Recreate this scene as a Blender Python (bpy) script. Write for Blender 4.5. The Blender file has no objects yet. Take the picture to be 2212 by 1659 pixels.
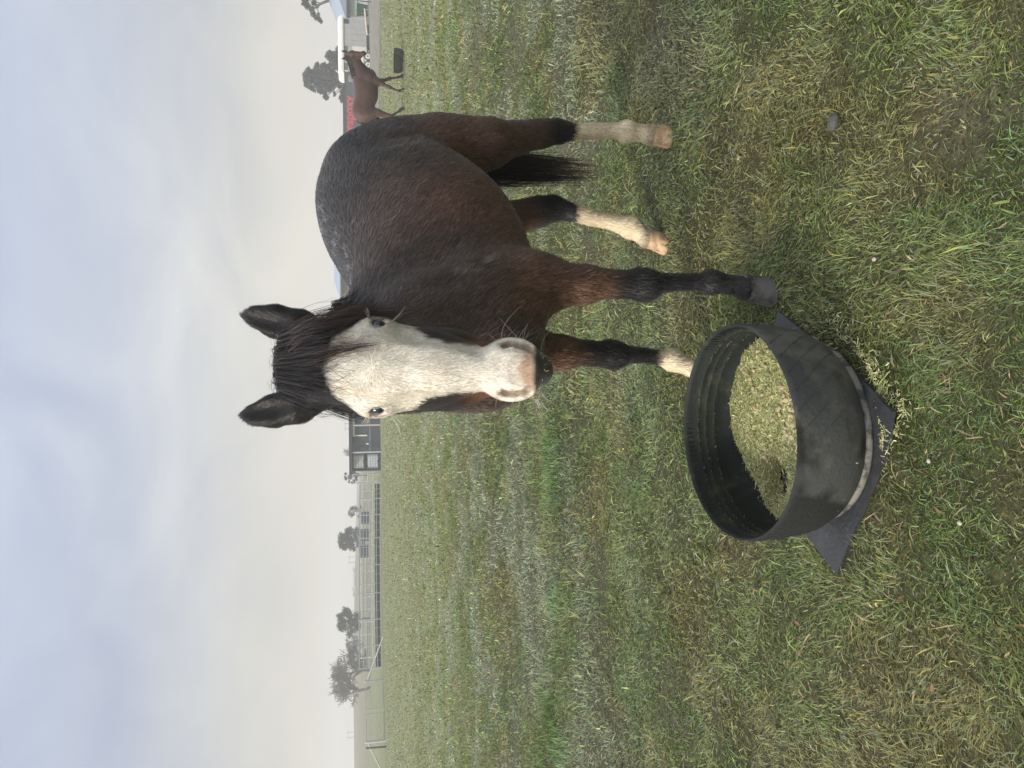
import bpy, math, random
import numpy as np
from mathutils import Vector, Matrix
from mathutils.bvhtree import BVHTree
R = math.radians
SC = bpy.context.scene
COL = SC.collection
rng = np.random.default_rng(7)
random.seed(7)

# ------------------------------------------------------------------ camera
# the phone was held on its side: the picture's left edge is up.  Pixels below are those of a 2212 x 1659 copy of the photograph.
FPX, CX, CY, CAMH = 1597., 1106., 829.5, 1.35
PITCH = math.atan((1106 - 775) / FPX)
ROLL = R(0.7)
_fwd = np.array([0, math.cos(PITCH), -math.sin(PITCH)])
_up0 = np.array([0, math.sin(PITCH), math.cos(PITCH)])
_r0 = np.array([1., 0, 0])
_right = math.cos(ROLL) * _r0 - math.sin(ROLL) * _up0
_up = math.sin(ROLL) * _r0 + math.cos(ROLL) * _up0
CAM = np.array([0, 0, CAMH])
def at(ix, iy, y):
    d = _fwd + _right * ((CY - iy) / FPX) - _up * ((ix - CX) / FPX)
    return CAM + d * (y / d[1])
def on_ground(ix, iy, z=0.):
    d = _fwd + _right * ((CY - iy) / FPX) - _up * ((ix - CX) / FPX)
    return CAM + d * ((z - CAMH) / d[2])
def ppm(y): return FPX / (y * math.cos(PITCH))

cd = bpy.data.cameras.new('camera'); cam = bpy.data.objects.new('camera', cd); COL.objects.link(cam)
cd.sensor_width = 36; cd.lens = 36 * FPX / 2212; cd.clip_start = .05; cd.clip_end = 3000
M = Matrix.Identity(4)
for i in range(3):
    M[i][0] = -_up[i]; M[i][1] = _right[i]; M[i][2] = -_fwd[i]; M[i][3] = CAM[i]
cam.matrix_world = M
SC.camera = cam

# ------------------------------------------------------------------ light
SUN_EL, SUN_AZ = R(32), R(242)          # azimuth clockwise from +Y: low on the left, a little behind the camera
SC.view_settings.view_transform = 'Standard'; SC.view_settings.look = 'None'
SC.view_settings.gamma = 1; SC.view_settings.exposure = .15
world = bpy.data.worlds.new('World'); SC.world = world; world.use_nodes = True
def build_sky():
    nt = world.node_tree; nt.nodes.clear(); N = nt.nodes.new; L = nt.links.new
    out = N('ShaderNodeOutputWorld'); bg = N('ShaderNodeBackground'); L(bg.outputs[0], out.inputs[0])
    sky = N('ShaderNodeTexSky'); sky.sky_type = 'NISHITA'; sky.sun_disc = False
    sky.sun_elevation = SUN_EL; sky.sun_rotation = SUN_AZ; sky.air_density = 1.5; sky.dust_density = 4
    bg.inputs[1].default_value = .1
    tc = N('ShaderNodeTexCoord'); sep = N('ShaderNodeSeparateXYZ'); L(tc.outputs['Generated'], sep.inputs[0])
    ramp = N('ShaderNodeValToRGB'); L(sep.outputs[2], ramp.inputs[0])
    e = ramp.color_ramp.elements
    # values are divided by the background strength of 0.1
    stops = [(0.0, (.695, .645, .555)), (.06, (.66, .62, .545)), (.14, (.56, .56, .562)), (.27, (.47, .52, .64)), (.42, (.47, .54, .70)), (1.0, (1.8, 1.8, 1.85))]
    while len(e) < len(stops): e.new(.5)
    for el, (p, c) in zip(e, stops): el.position = p; el.color = (*c, 1)
    # warm glow of the low sun behind the fog, right of the middle
    def vmath(op, a=None, b=None):
        n = N('ShaderNodeVectorMath'); n.operation = op
        if a is not None: L(a, n.inputs[0])
        if b is not None:
            if isinstance(b, tuple): n.inputs[1].default_value = b
            else: L(b, n.inputs[1])
        return n
    def math_(op, a, b=None, clamp=False):
        n = N('ShaderNodeMath'); n.operation = op; n.use_clamp = clamp
        for i, v in enumerate((a, b)):
            if v is None: continue
            if isinstance(v, (int, float)): n.inputs[i].default_value = v
            else: L(v, n.inputs[i])
        return n.outputs[0]
    def mix(bl, f, a, b):
        n = N('ShaderNodeMix'); n.data_type = 'RGBA'; n.blend_type = bl
        for i, v in ((0, f), (6, a), (7, b)):
            if isinstance(v, (int, float)): n.inputs[i].default_value = v
            elif isinstance(v, tuple): n.inputs[i].default_value = v
            else: L(v, n.inputs[i])
        return n.outputs[2]
    d = vmath('DOT_PRODUCT', tc.outputs['Generated'], tuple(Vector((.10, 1, .07)).normalized()))
    g = math_('POWER', math_('MAXIMUM', d.outputs['Value'], 0), 16)
    col = mix('ADD', math_('MULTIPLY', g, .14), ramp.outputs[0], (1, .90, .66, 1))
    # long soft cloud banks
    mp = N('ShaderNodeMapping'); L(tc.outputs['Generated'], mp.inputs[0])
    mp.inputs['Scale'].default_value = (1.7, 1.0, 3.6); mp.inputs['Rotation'].default_value = (0, R(-24), 0); mp.inputs['Location'].default_value = (.3, .2, .1)
    nz = N('ShaderNodeTexNoise'); L(mp.outputs[0], nz.inputs['Vector'])
    nz.inputs['Scale'].default_value = 2.0; nz.inputs['Detail'].default_value = 5; nz.inputs['Roughness'].default_value = .48; nz.inputs['Distortion'].default_value = .8
    r2 = N('ShaderNodeValToRGB'); L(nz.outputs[0], r2.inputs[0]); e2 = r2.color_ramp.elements
    e2[0].position = .34; e2[0].color = (.85, .865, .91, 1); e2[1].position = .68; e2[1].color = (1.13, 1.11, 1.06, 1)
    el = math_('MULTIPLY', sep.outputs[2], 7.0, True)
    cl = mix('MULTIPLY', el, col, r2.outputs[0])
    tot = mix('MULTIPLY', 1., cl, (10, 10, 10, 1))
    fin = mix('MIX', .90, sky.outputs[0], tot)
    L(fin, bg.inputs[0])
build_sky()
sd = bpy.data.lights.new('sun', 'SUN'); sd.energy = 3.7; sd.angle = R(14); sd.color = (1, .92, .80)
sun = bpy.data.objects.new('sun', sd); COL.objects.link(sun)
_sv = Vector((math.sin(SUN_AZ) * math.cos(SUN_EL), math.cos(SUN_AZ) * math.cos(SUN_EL), math.sin(SUN_EL)))
sun.rotation_euler = _sv.to_track_quat('Z', 'Y').to_euler(); sun.location = _sv * 60
SC.cycles.volume_bounces = 1; SC.cycles.max_bounces = 6; SC.cycles.diffuse_bounces = 3; SC.cycles.transparent_max_bounces = 8
SC.cycles.use_denoising = True

# ------------------------------------------------------------------ helpers
def tag(o, label=None, cat=None, group=None, kind=None):
    if label: o['label'] = label
    if cat: o['category'] = cat
    if group: o['group'] = group
    if kind: o['kind'] = kind
    return o
def thing(name, loc, label, cat, group=None, rotz=0):
    o = bpy.data.objects.new(name, None); COL.objects.link(o); o.location = loc; o.rotation_euler = (0, 0, rotz)
    o.empty_display_size = .2
    return tag(o, label, cat, group)
def copy_tree(o, parent=None):
    c = o.copy(); COL.objects.link(c)
    if parent is not None: c.parent = parent
    for ch in [x for x in list(bpy.data.objects) if x.parent == o]: copy_tree(ch, c)
    return c
def mesh_np(name, V, F, mat, parent=None, smooth=True, col=None, nrm=None):
    """V (n,3), F (m,3) or (m,4) or list of those -> one mesh object"""
    Fs = F if isinstance(F, list) else [F]
    me = bpy.data.meshes.new(name)
    V = np.asarray(V, np.float32); me.vertices.add(len(V)); me.vertices.foreach_set('co', V.ravel())
    li = np.concatenate([np.asarray(f, np.int32).ravel() for f in Fs])
    cnt = np.concatenate([np.full(len(f), f.shape[1], np.int32) for f in Fs])
    me.loops.add(len(li)); me.loops.foreach_set('vertex_index', li)
    me.polygons.add(len(cnt)); st = np.zeros(len(cnt), np.int32); st[1:] = np.cumsum(cnt)[:-1]
    me.polygons.foreach_set('loop_start', st); me.polygons.foreach_set('loop_total', cnt)
    me.update(calc_edges=True)
    if smooth: me.polygons.foreach_set('use_smooth', np.ones(len(cnt), bool))
    if col is not None:
        a = me.color_attributes.new('col', 'FLOAT_COLOR', 'POINT')
        c4 = np.ones((len(V), 4), np.float32); c4[:, :3] = col; a.data.foreach_set('color', c4.ravel())
    me.validate()
    if nrm is not None: me.normals_split_custom_set_from_vertices(np.asarray(nrm, np.float32))
    if mat: me.materials.append(mat)
    o = bpy.data.objects.new(name, me); COL.objects.link(o)
    if parent is not None: o.parent = parent
    return o
class MB:
    """collects shapes and links them as ONE mesh object"""
    def __init__(s): s.v = []; s.f = []
    def add(s, V, F):
        b = len(s.v); s.v += [tuple(map(float, p)) for p in V]; s.f += [tuple(i + b for i in f) for f in F]; return s
    def box(s, c, size, rotz=0, bev=0., M=None):
        hx, hy, hz = [k / 2 for k in size]
        if bev <= 0:
            P = [(x, y, z) for z in (-hz, hz) for (x, y) in ((-hx, -hy), (hx, -hy), (hx, hy), (-hx, hy))]
            F = [(3, 2, 1, 0), (4, 5, 6, 7), (0, 1, 5, 4), (1, 2, 6, 5), (2, 3, 7, 6), (3, 0, 4, 7)]
        else:
            b = min(bev, hx * .99, hy * .99, hz * .99); P = []; 
            def ring(ix, iy, z): return [(-ix, -iy + b, z), (-ix + b, -iy, z), (ix - b, -iy, z), (ix, -iy + b, z), (ix, iy - b, z), (ix - b, iy, z), (-ix + b, iy, z), (-ix, iy - b, z)]
            P += ring(hx - b, hy - b, -hz) + ring(hx, hy, -hz + b) + ring(hx, hy, hz - b) + ring(hx - b, hy - b, hz)
            F = [tuple(range(7, -1, -1)), tuple(range(24, 32))]
            for k in range(3):
                for i in range(8): j = (i + 1) % 8; F.append((k * 8 + i, k * 8 + j, k * 8 + 8 + j, k * 8 + 8 + i))
        cz, sz = math.cos(rotz), math.sin(rotz)
        Q = []
        for (x, y, z) in P:
            if M is not None: x, y, z = M @ Vector((x, y, z))
            Q.append((c[0] + x * cz - y * sz, c[1] + x * sz + y * cz, c[2] + z))
        return s.add(Q, F)
    def tube(s, pts, rad, n=8, cap=True):
        pts = [Vector(p) for p in pts]; m = len(pts)
        if not hasattr(rad, '__len__'): rad = [rad] * m
        P = []; F = []; u = None
        for i, p in enumerate(pts):
            t = (pts[min(i + 1, m - 1)] - pts[max(i - 1, 0)]).normalized()
            if u is None: u = t.orthogonal().normalized()
            u = (u - t * u.dot(t)).normalized(); w = t.cross(u)
            for k in range(n):
                a = 2 * math.pi * k / n; P.append(p + (u * math.cos(a) + w * math.sin(a)) * rad[i])
        for i in range(m - 1):
            for k in range(n):
                j = (k + 1) % n; F.append((i * n + k, i * n + j, i * n + n + j, i * n + n + k))
        if cap: F.append(tuple(range(n - 1, -1, -1))); F.append(tuple(range((m - 1) * n, m * n)))
        return s.add(P, F)
    def prism(s, poly, a, b, axis=1):
        """poly in the two other axes, extruded from a to b along axis"""
        def mk(p, t):
            q = list(p); q.insert(axis, t); return tuple(q)
        n = len(poly); P = [mk(p, a) for p in poly] + [mk(p, b) for p in poly]
        F = [tuple(range(n - 1, -1, -1)), tuple(range(n, 2 * n))] + [(i, (i + 1) % n, n + (i + 1) % n, n + i) for i in range(n)]
        return s.add(P, F)
    def build(s, name, mat, parent=None, smooth=False):
        me = bpy.data.meshes.new(name); me.from_pydata(s.v, [], s.f)
        import bmesh
        bm = bmesh.new(); bm.from_mesh(me); bmesh.ops.recalc_face_normals(bm, faces=bm.faces); bm.to_mesh(me); bm.free()
        if smooth:
            for p in me.polygons: p.use_smooth = True
        if mat: me.materials.append(mat)
        o = bpy.data.objects.new(name, me); COL.objects.link(o)
        if parent is not None: o.parent = parent
        return o
def hash2(i, j, seed):
    h = (i.astype(np.int64) * 374761393 + j.astype(np.int64) * 668265263 + seed * 974711) & 0xffffffff
    h = ((h ^ (h >> 13)) * 1274126177) & 0xffffffff
    return ((h ^ (h >> 16)) & 0xffff) / 65535.
def vnoise(x, y, seed=0):
    xi = np.floor(x); yi = np.floor(y); u = x - xi; v = y - yi
    u = u * u * (3 - 2 * u); v = v * v * (3 - 2 * v)
    a, b, c, d = (hash2(xi + p, yi + q, seed) for p, q in ((0, 0), (1, 0), (0, 1), (1, 1)))
    return (a * (1 - u) + b * u) * (1 - v) + (c * (1 - u) + d * u) * v
def fbm(x, y, seed=0, o=4):
    t = 0.; a = .5; w = 0.
    for k in range(o): t = t + a * vnoise(x * 2 ** k, y * 2 ** k, seed + k); w += a; a *= .5
    return t / w
def sstep(a, b, x): t = np.clip((x - a) / (b - a), 0, 1); return t * t * (3 - 2 * t)

# ------------------------------------------------------------------ materials
def mat(name, color=(.5, .5, .5), rough=.7, metal=0., spec=.5, noise=0., nscale=8., bump=0., bscale=40., attr=None, stretch=None, dirt=None, sheen=0., sub=0.):
    m = bpy.data.materials.new(name); m.use_nodes = True; nt = m.node_tree; N = nt.nodes.new; L = nt.links.new
    b = nt.nodes['Principled BSDF']
    b.inputs['Roughness'].default_value = rough; b.inputs['Metallic'].default_value = metal; b.inputs['Specular IOR Level'].default_value = spec
    b.inputs['Base Color'].default_value = (*color, 1)
    if sheen: b.inputs['Sheen Weight'].default_value = sheen; b.inputs['Sheen Roughness'].default_value = .4
    tc = N('ShaderNodeTexCoord'); vec = tc.outputs['Object']
    if stretch:
        mp = N('ShaderNodeMapping'); mp.inputs['Scale'].default_value = stretch; L(vec, mp.inputs[0]); vec = mp.outputs[0]
    src = None
    if attr:
        a = N('ShaderNodeAttribute'); a.attribute_name = attr; src = a.outputs['Color']
    if noise:
        nz = N('ShaderNodeTexNoise'); L(vec, nz.inputs['Vector']); nz.inputs['Scale'].default_value = nscale; nz.inputs['Detail'].default_value = 6
        mr = N('ShaderNodeMapRange'); L(nz.outputs[0], mr.inputs[0]); mr.inputs[1].default_value = .25; mr.inputs[2].default_value = .75
        mr.inputs[3].default_value = 1 - noise; mr.inputs[4].default_value = 1 + noise
        mx = N('ShaderNodeMix'); mx.data_type = 'RGBA'; mx.blend_type = 'MULTIPLY'; mx.inputs[0].default_value = 1
        if src: L(src, mx.inputs[6])
        else: mx.inputs[6].default_value = (*color, 1)
        cb = N('ShaderNodeCombineColor'); [L(mr.outputs[0], cb.inputs[i]) for i in range(3)]
        L(cb.outputs[0], mx.inputs[7]); src = mx.outputs[2]
    if dirt:
        dc, ds, lo, hi = dirt
        nz = N('ShaderNodeTexNoise'); L(tc.outputs['Object'], nz.inputs['Vector']); nz.inputs['Scale'].default_value = ds; nz.inputs['Detail'].default_value = 8; nz.inputs['Roughness'].default_value = .65
        mr = N('ShaderNodeMapRange'); L(nz.outputs[0], mr.inputs[0]); mr.inputs[1].default_value = lo; mr.inputs[2].default_value = hi
        mx = N('ShaderNodeMix'); mx.data_type = 'RGBA'; L(mr.outputs[0], mx.inputs[0])
        if src: L(src, mx.inputs[6])
        else: mx.inputs[6].default_value = (*color, 1)
        mx.inputs[7].default_value = (*dc, 1); src = mx.outputs[2]
    if src: L(src, b.inputs['Base Color'])
    if bump:
        nz = N('ShaderNodeTexNoise'); L(vec, nz.inputs['Vector']); nz.inputs['Scale'].default_value = bscale; nz.inputs['Detail'].default_value = 5
        bp = N('ShaderNodeBump'); bp.inputs['Strength'].default_value = bump; bp.inputs['Distance'].default_value = .01
        L(nz.outputs[0], bp.inputs['Height']); L(bp.outputs[0], b.inputs['Normal'])
    return m
# ------------------------------------------------------------------ setting: ground, haze, grass
def gh(x, y):
    x = np.asarray(x, float); y = np.asarray(y, float)
    z = -.36 * np.exp(-((x + 4) / 9) ** 2 - ((y - 61) / 9) ** 2) + .05 * sstep(30, 44, y) + .10 * sstep(15, 30, x) * sstep(40, 64, y)
    z = z + .040 * np.clip(y - 80, 0, 80) * (.36 + .64 * sstep(-20, -62, x))
    return z
BG = on_ground(1195, 1530)                       # centre of the lush green strip on the left
TUB = np.array([-.15, 2.012])
MATQ = [on_ground(1815, 1240), on_ground(1958, 889), on_ground(1688, 672)]; MATQ.append(MATQ[0] + MATQ[2] - MATQ[1])
def patches(x, y):
    """colour of the turf by place: linear rgb, plus how bare it is"""
    d = np.hypot(x, y)
    g = fbm(x * 4. + 5, y * 3.2, 21, 5); st = fbm(x * 3.2 + 40, y * 2.4 + 9, 22, 5); dw = fbm(x * 2.0, y * 1.7 + 70, 23, 5); so = fbm(x * 2.6 + 13, y * 2.2 + 3, 24, 5)
    C = np.zeros(x.shape + (3,)); C[...] = (.165, .205, .055)
    def lay(w, c):
        nonlocal C
        w = np.clip(w, 0, 1)[..., None]; C = C * (1 - w) + np.asarray(c) * w
    lay(sstep(.46, .64, g) * .6, (.105, .178, .042))
    lay(sstep(.48, .64, st) * .55, (.25, .215, .085))
    lay(sstep(.42, .66, dw) * sstep(2.0, 6, d) * .75, (.25, .285, .185))
    lay(sstep(9, 22, d) * .5, (.225, .23, .115))
    lush = np.exp(-((x - BG[0]) / 1.1) ** 2 - ((y - BG[1]) / .42) ** 2) + .7 * np.exp(-((x - BG[0] - 1.9) / .9) ** 2 - ((y - BG[1] + .1) / .3) ** 2)
    lush = lush * sstep(.33, .55, g); lay(lush * .75, (.085, .175, .036))
    bare = sstep(.70, .78, so) * .5
    for px, py, r in ((1285, 310, .16), (1265, 395, .2), (1225, 330, .2), (1120, 60, .5), (1030, 90, .6), (1000, 1010, .4), (1300, 1240, .16)):
        c = on_ground(px, py); bare = np.maximum(bare, np.exp(-((x - c[0]) / r) ** 2 - ((y - c[1]) / (r * .8)) ** 2) * (.5 + so))
    return C, np.clip(bare, 0, 1), lush
def ground():
    def axis(lo, hi, n, c): 
        t = np.linspace(-1, 1, n); k = 4.2; q = np.sinh(k * t) / math.sinh(k); return np.where(q < 0, c + (c - lo) * q, c + (hi - c) * q)
    xs = axis(-300, 300, 420, 0); ys = axis(-40, 420, 520, 3)
    X, Y = np.meshgrid(xs, ys); d = np.hypot(X, Y)
    C, bare, lush = patches(X, Y)
    soil = np.array([.036, .033, .018])
    n = fbm(X * 2.5, Y * 2.5, 30, 5)[..., None]
    near = sstep(16, 5, d)[..., None]
    C = C * (1 - near * .85) + soil * near * .85
    C = C * (1 - bare[..., None] * .7) + np.array([.13, .11, .09]) * bare[..., None] * .7
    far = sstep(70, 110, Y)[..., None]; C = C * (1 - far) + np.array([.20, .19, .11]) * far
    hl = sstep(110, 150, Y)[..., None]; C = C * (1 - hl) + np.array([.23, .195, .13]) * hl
    C *= .8 + .4 * n
    Z = gh(X, Y) + .018 * (fbm(X * 1.3, Y * 1.3, 41, 3) - .5) * sstep(30, 8, d) + .010 * (fbm(X * 7, Y * 7, 42, 3) - .5) * sstep(12, 4, d)
    ny, nx = X.shape; i = np.arange(nx * ny).reshape(ny, nx)
    Q = np.stack([i[:-1, :-1], i[:-1, 1:], i[1:, 1:], i[1:, :-1]], -1).reshape(-1, 4)
    m = mat('turf_soil', attr='col', rough=.9, spec=.2, noise=.55, nscale=22, bump=.8, bscale=110, dirt=((.040, .037, .020), 75., .48, .60))
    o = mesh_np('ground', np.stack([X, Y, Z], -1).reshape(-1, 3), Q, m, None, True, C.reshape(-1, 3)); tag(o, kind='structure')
    # gravel track along the yards and the gravel yard round the trailer
    P = []; F = []
    cl = [(-60, 43, 1.0), (-35, 44.5, 1.0), (-19, 47.2, .9), (-10, 51, .9), (-3, 54.5, 1.2), (5, 54, 2.0), (12, 50, 4.5), (18, 48.5, 9.5), (26, 51, 14), (36, 52, 18), (60, 52, 20)]
    xs = np.linspace(-60, 60, 240); yc = np.interp(xs, [c[0] for c in cl], [c[1] for c in cl]); hw = np.interp(xs, [c[0] for c in cl], [c[2] for c in cl])
    K = 14
    V = np.array([(x, y0 + h * t + .5 * (float(vnoise(np.array(x * .6), np.array(t * 2.), 5)) - .5), 0) for x, y0, h in zip(xs, yc, hw) for t in np.linspace(-1, 1, K)])
    V[:, 2] = gh(V[:, 0], V[:, 1]) + .02
    i = np.arange(240 * K).reshape(240, K); Q = np.stack([i[:-1, :-1], i[1:, :-1], i[1:, 1:], i[:-1, 1:]], -1).reshape(-1, 4)
    m = mat('gravel', (.17, .15, .13), .95, noise=.6, nscale=1.5, dirt=((.15, .15, .075), .7, .48, .60), bump=.5, bscale=30)
    tag(mesh_np('gravel_track', V, Q, m), kind='structure')
ground()
def in_quad(x, y, Qd, pad=0.):
    ins = np.ones(x.shape, bool); n = len(Qd); cx = sum(q[0] for q in Qd) / n; cy = sum(q[1] for q in Qd) / n
    for i in range(n):
        a, b = Qd[i], Qd[(i + 1) % n]; nx, ny = b[1] - a[1], -(b[0] - a[0]); l = math.hypot(nx, ny); s = np.sign((cx - a[0]) * nx + (cy - a[1]) * ny)
        ins &= ((x - a[0]) * nx + (y - a[1]) * ny) / l * s > -pad
    return ins
def grass():
    parts = []
    # (inner, outer radius, blades per square metre, length, half width)
    bands = [(.5, 1.6, 56000, .025, .00098), (.5, 1.6, 40000, .016, .0012), (1.6, 2.6, 24000, .018, .0016), (2.6, 4.2, 11000, .020, .0022), (1.6, 2.6, 40000, .025, .0012), (2.6, 4.2, 20000, .028, .0016), (4.2, 7, 7000, .032, .0026), (7, 12, 1700, .040, .0052), (12, 22, 330, .05, .010), (22, 46, 62, .05, .019)]
    for r0, r1, dens, ln, hw in bands:
        half = R(38); n = int(dens * half * (r1 * r1 - r0 * r0)); r = np.sqrt(rng.uniform(r0 * r0, r1 * r1, n)); a = rng.uniform(-half, half, n)
        x = r * np.sin(a); y = r * np.cos(a)
        C, bare, lush = patches(x, y)
        tuft = fbm(x * 9, y * 9, 51, 3); dens_n = sstep(.30, .60, tuft)
        keep = (rng.random(n) < (.62 + .38 * dens_n) * (1 - .75 * bare)) & ~in_quad(x, y, MATQ, .004) & ~((np.hypot(x - TUB[0], y - TUB[1]) < .27))
        keep &= ~((r > 20) & (y > np.interp(x, [-35, -19, -10, -3, 5, 12, 18, 26], [43.5, 46.3, 50, 53.3, 52, 45.5, 39, 37])))
        x, y, C, lush, tuft = x[keep], y[keep], C[keep], lush[keep], tuft[keep]; n = len(x); d = np.hypot(x, y)
        L_ = ln * rng.lognormal(-.05, .42, n) * (.65 + .7 * tuft) * (1 + .8 * np.clip(lush, 0, 1)); az = rng.uniform(0, 2 * math.pi, n) ; az = np.where(rng.random(n) < .5, az, 6.28 * vnoise(x * 4, y * 4, 61) + rng.normal(0, .5, n))
        lean = np.clip(rng.normal(.84, .40, n), .05, 1.5); lean = np.where(lush > .4, lean * .6, lean); lean = np.where(ln < .03, np.clip(lean + .3, .5, 1.5), lean)
        hd = np.stack([np.cos(az), np.sin(az)], 1)
        kind = rng.random(n)
        dead = kind < (.07 + .11 * vnoise(x * 2, y * 2, 63)) * np.where(lush > .4, .2, 1); dewy = kind > np.where(d > 5, .92, .87); broad = (kind > .13) & (kind < .16) & (d < 5)
        cb = rng.lognormal(.04, .42, n)[:, None]; hue = rng.normal(0, .10, n)[:, None]
        Cc = C * 1.1 * cb * np.concatenate([1 + hue, np.ones((n, 1)), 1 - hue], 1)
        Cc[dead] = np.array([.34, .265, .15]) * cb[dead]; rd = dead & (rng.random(n) < .12); Cc[rd] = np.array([.20, .10, .055]) * cb[rd]
        Cc[dewy] = Cc[dewy] * .5 + np.array([.34, .40, .30]) * .6
        W = hw * rng.uniform(.6, 1.4, n); W[broad] *= 2.0; L_[broad] *= 1.3
        lean[dead] = np.clip(lean[dead] + .35, 0, 1.52)
        z0 = gh(x, y) + .018 * (fbm(x * 1.3, y * 1.3, 41, 3) - .5) * sstep(30, 8, d) + .010 * (fbm(x * 7, y * 7, 42, 3) - .5) * sstep(12, 4, d) - .004
        B = np.stack([x, y, z0], 1)
        def pt(u, extra):
            an = lean + extra
            return np.concatenate([hd * (np.sin(an) * L_ * u)[:, None], (np.cos(np.clip(an, 0, 1.54)) * L_ * u)[:, None]], 1)
        cur = rng.uniform(.1, .7, n)
        m1 = B + pt(.5, 0); tip = m1 + pt(.5, cur); tip[:, 2] = np.maximum(tip[:, 2], z0 + .004)
        tw = rng.normal(0, .6, n); T = np.stack([-hd[:, 1] * np.cos(tw), hd[:, 0] * np.cos(tw), np.sin(tw)], 1) * W[:, None]
        T *= np.where(np.cross(T, m1 - B)[:, 2:] < 0, -1, 1)
        V = np.stack([B - T * .8, B + T * .8, m1 - T, m1 + T, tip], 1).reshape(-1, 3)
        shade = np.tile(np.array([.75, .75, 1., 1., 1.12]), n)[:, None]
        NN = np.cross(m1 - B, T); NN /= np.linalg.norm(NN, axis=1)[:, None] + 1e-9; NN *= np.sign(NN[:, 2:]) + (NN[:, 2:] == 0); NN = NN * .75 + np.array([0, 0, .6]); NN /= np.linalg.norm(NN, axis=1)[:, None]
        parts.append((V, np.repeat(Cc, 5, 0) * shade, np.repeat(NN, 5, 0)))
    V = np.concatenate([p[0] for p in parts]); C = np.concatenate([p[1] for p in parts]); n = len(V) // 5
    i = np.arange(n)[:, None] * 5
    m = mat('grass_blade', attr='col', rough=.34, spec=.6); nt = m.node_tree; b = nt.nodes['Principled BSDF']
    tr = nt.nodes.new('ShaderNodeBsdfTranslucent'); mx = nt.nodes.new('ShaderNodeMixShader'); mx.inputs[0].default_value = .4
    at_ = [q for q in nt.nodes if q.type == 'ATTRIBUTE'][0]; nt.links.new(at_.outputs['Color'], tr.inputs[0])
    nt.links.new(b.outputs[0], mx.inputs[1]); nt.links.new(tr.outputs[0], mx.inputs[2]); nt.links.new(mx.outputs[0], nt.nodes['Material Output'].inputs[0])
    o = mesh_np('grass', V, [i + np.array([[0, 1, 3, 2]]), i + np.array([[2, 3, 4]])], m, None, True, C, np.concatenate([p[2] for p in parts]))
    tag(o, 'short damp paddock grass', 'grass', kind='stuff')
grass()
def haze():
    b = MB().box((0, 190, 7.5), (620, 480, 18)); m = bpy.data.materials.new('haze'); m.use_nodes = True; nt = m.node_tree; nt.nodes.clear()
    o = nt.nodes.new('ShaderNodeOutputMaterial'); v = nt.nodes.new('ShaderNodeVolumePrincipled'); v.inputs['Color'].default_value = (.93, .95, .97, 1); v.inputs['Density'].default_value = .0029
    v.inputs['Anisotropy'].default_value = .2
    nt.links.new(v.outputs[0], o.inputs['Volume']); tag(b.build('haze', m), 'thin morning fog over the paddock', 'haze', kind='stuff')
haze()
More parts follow.
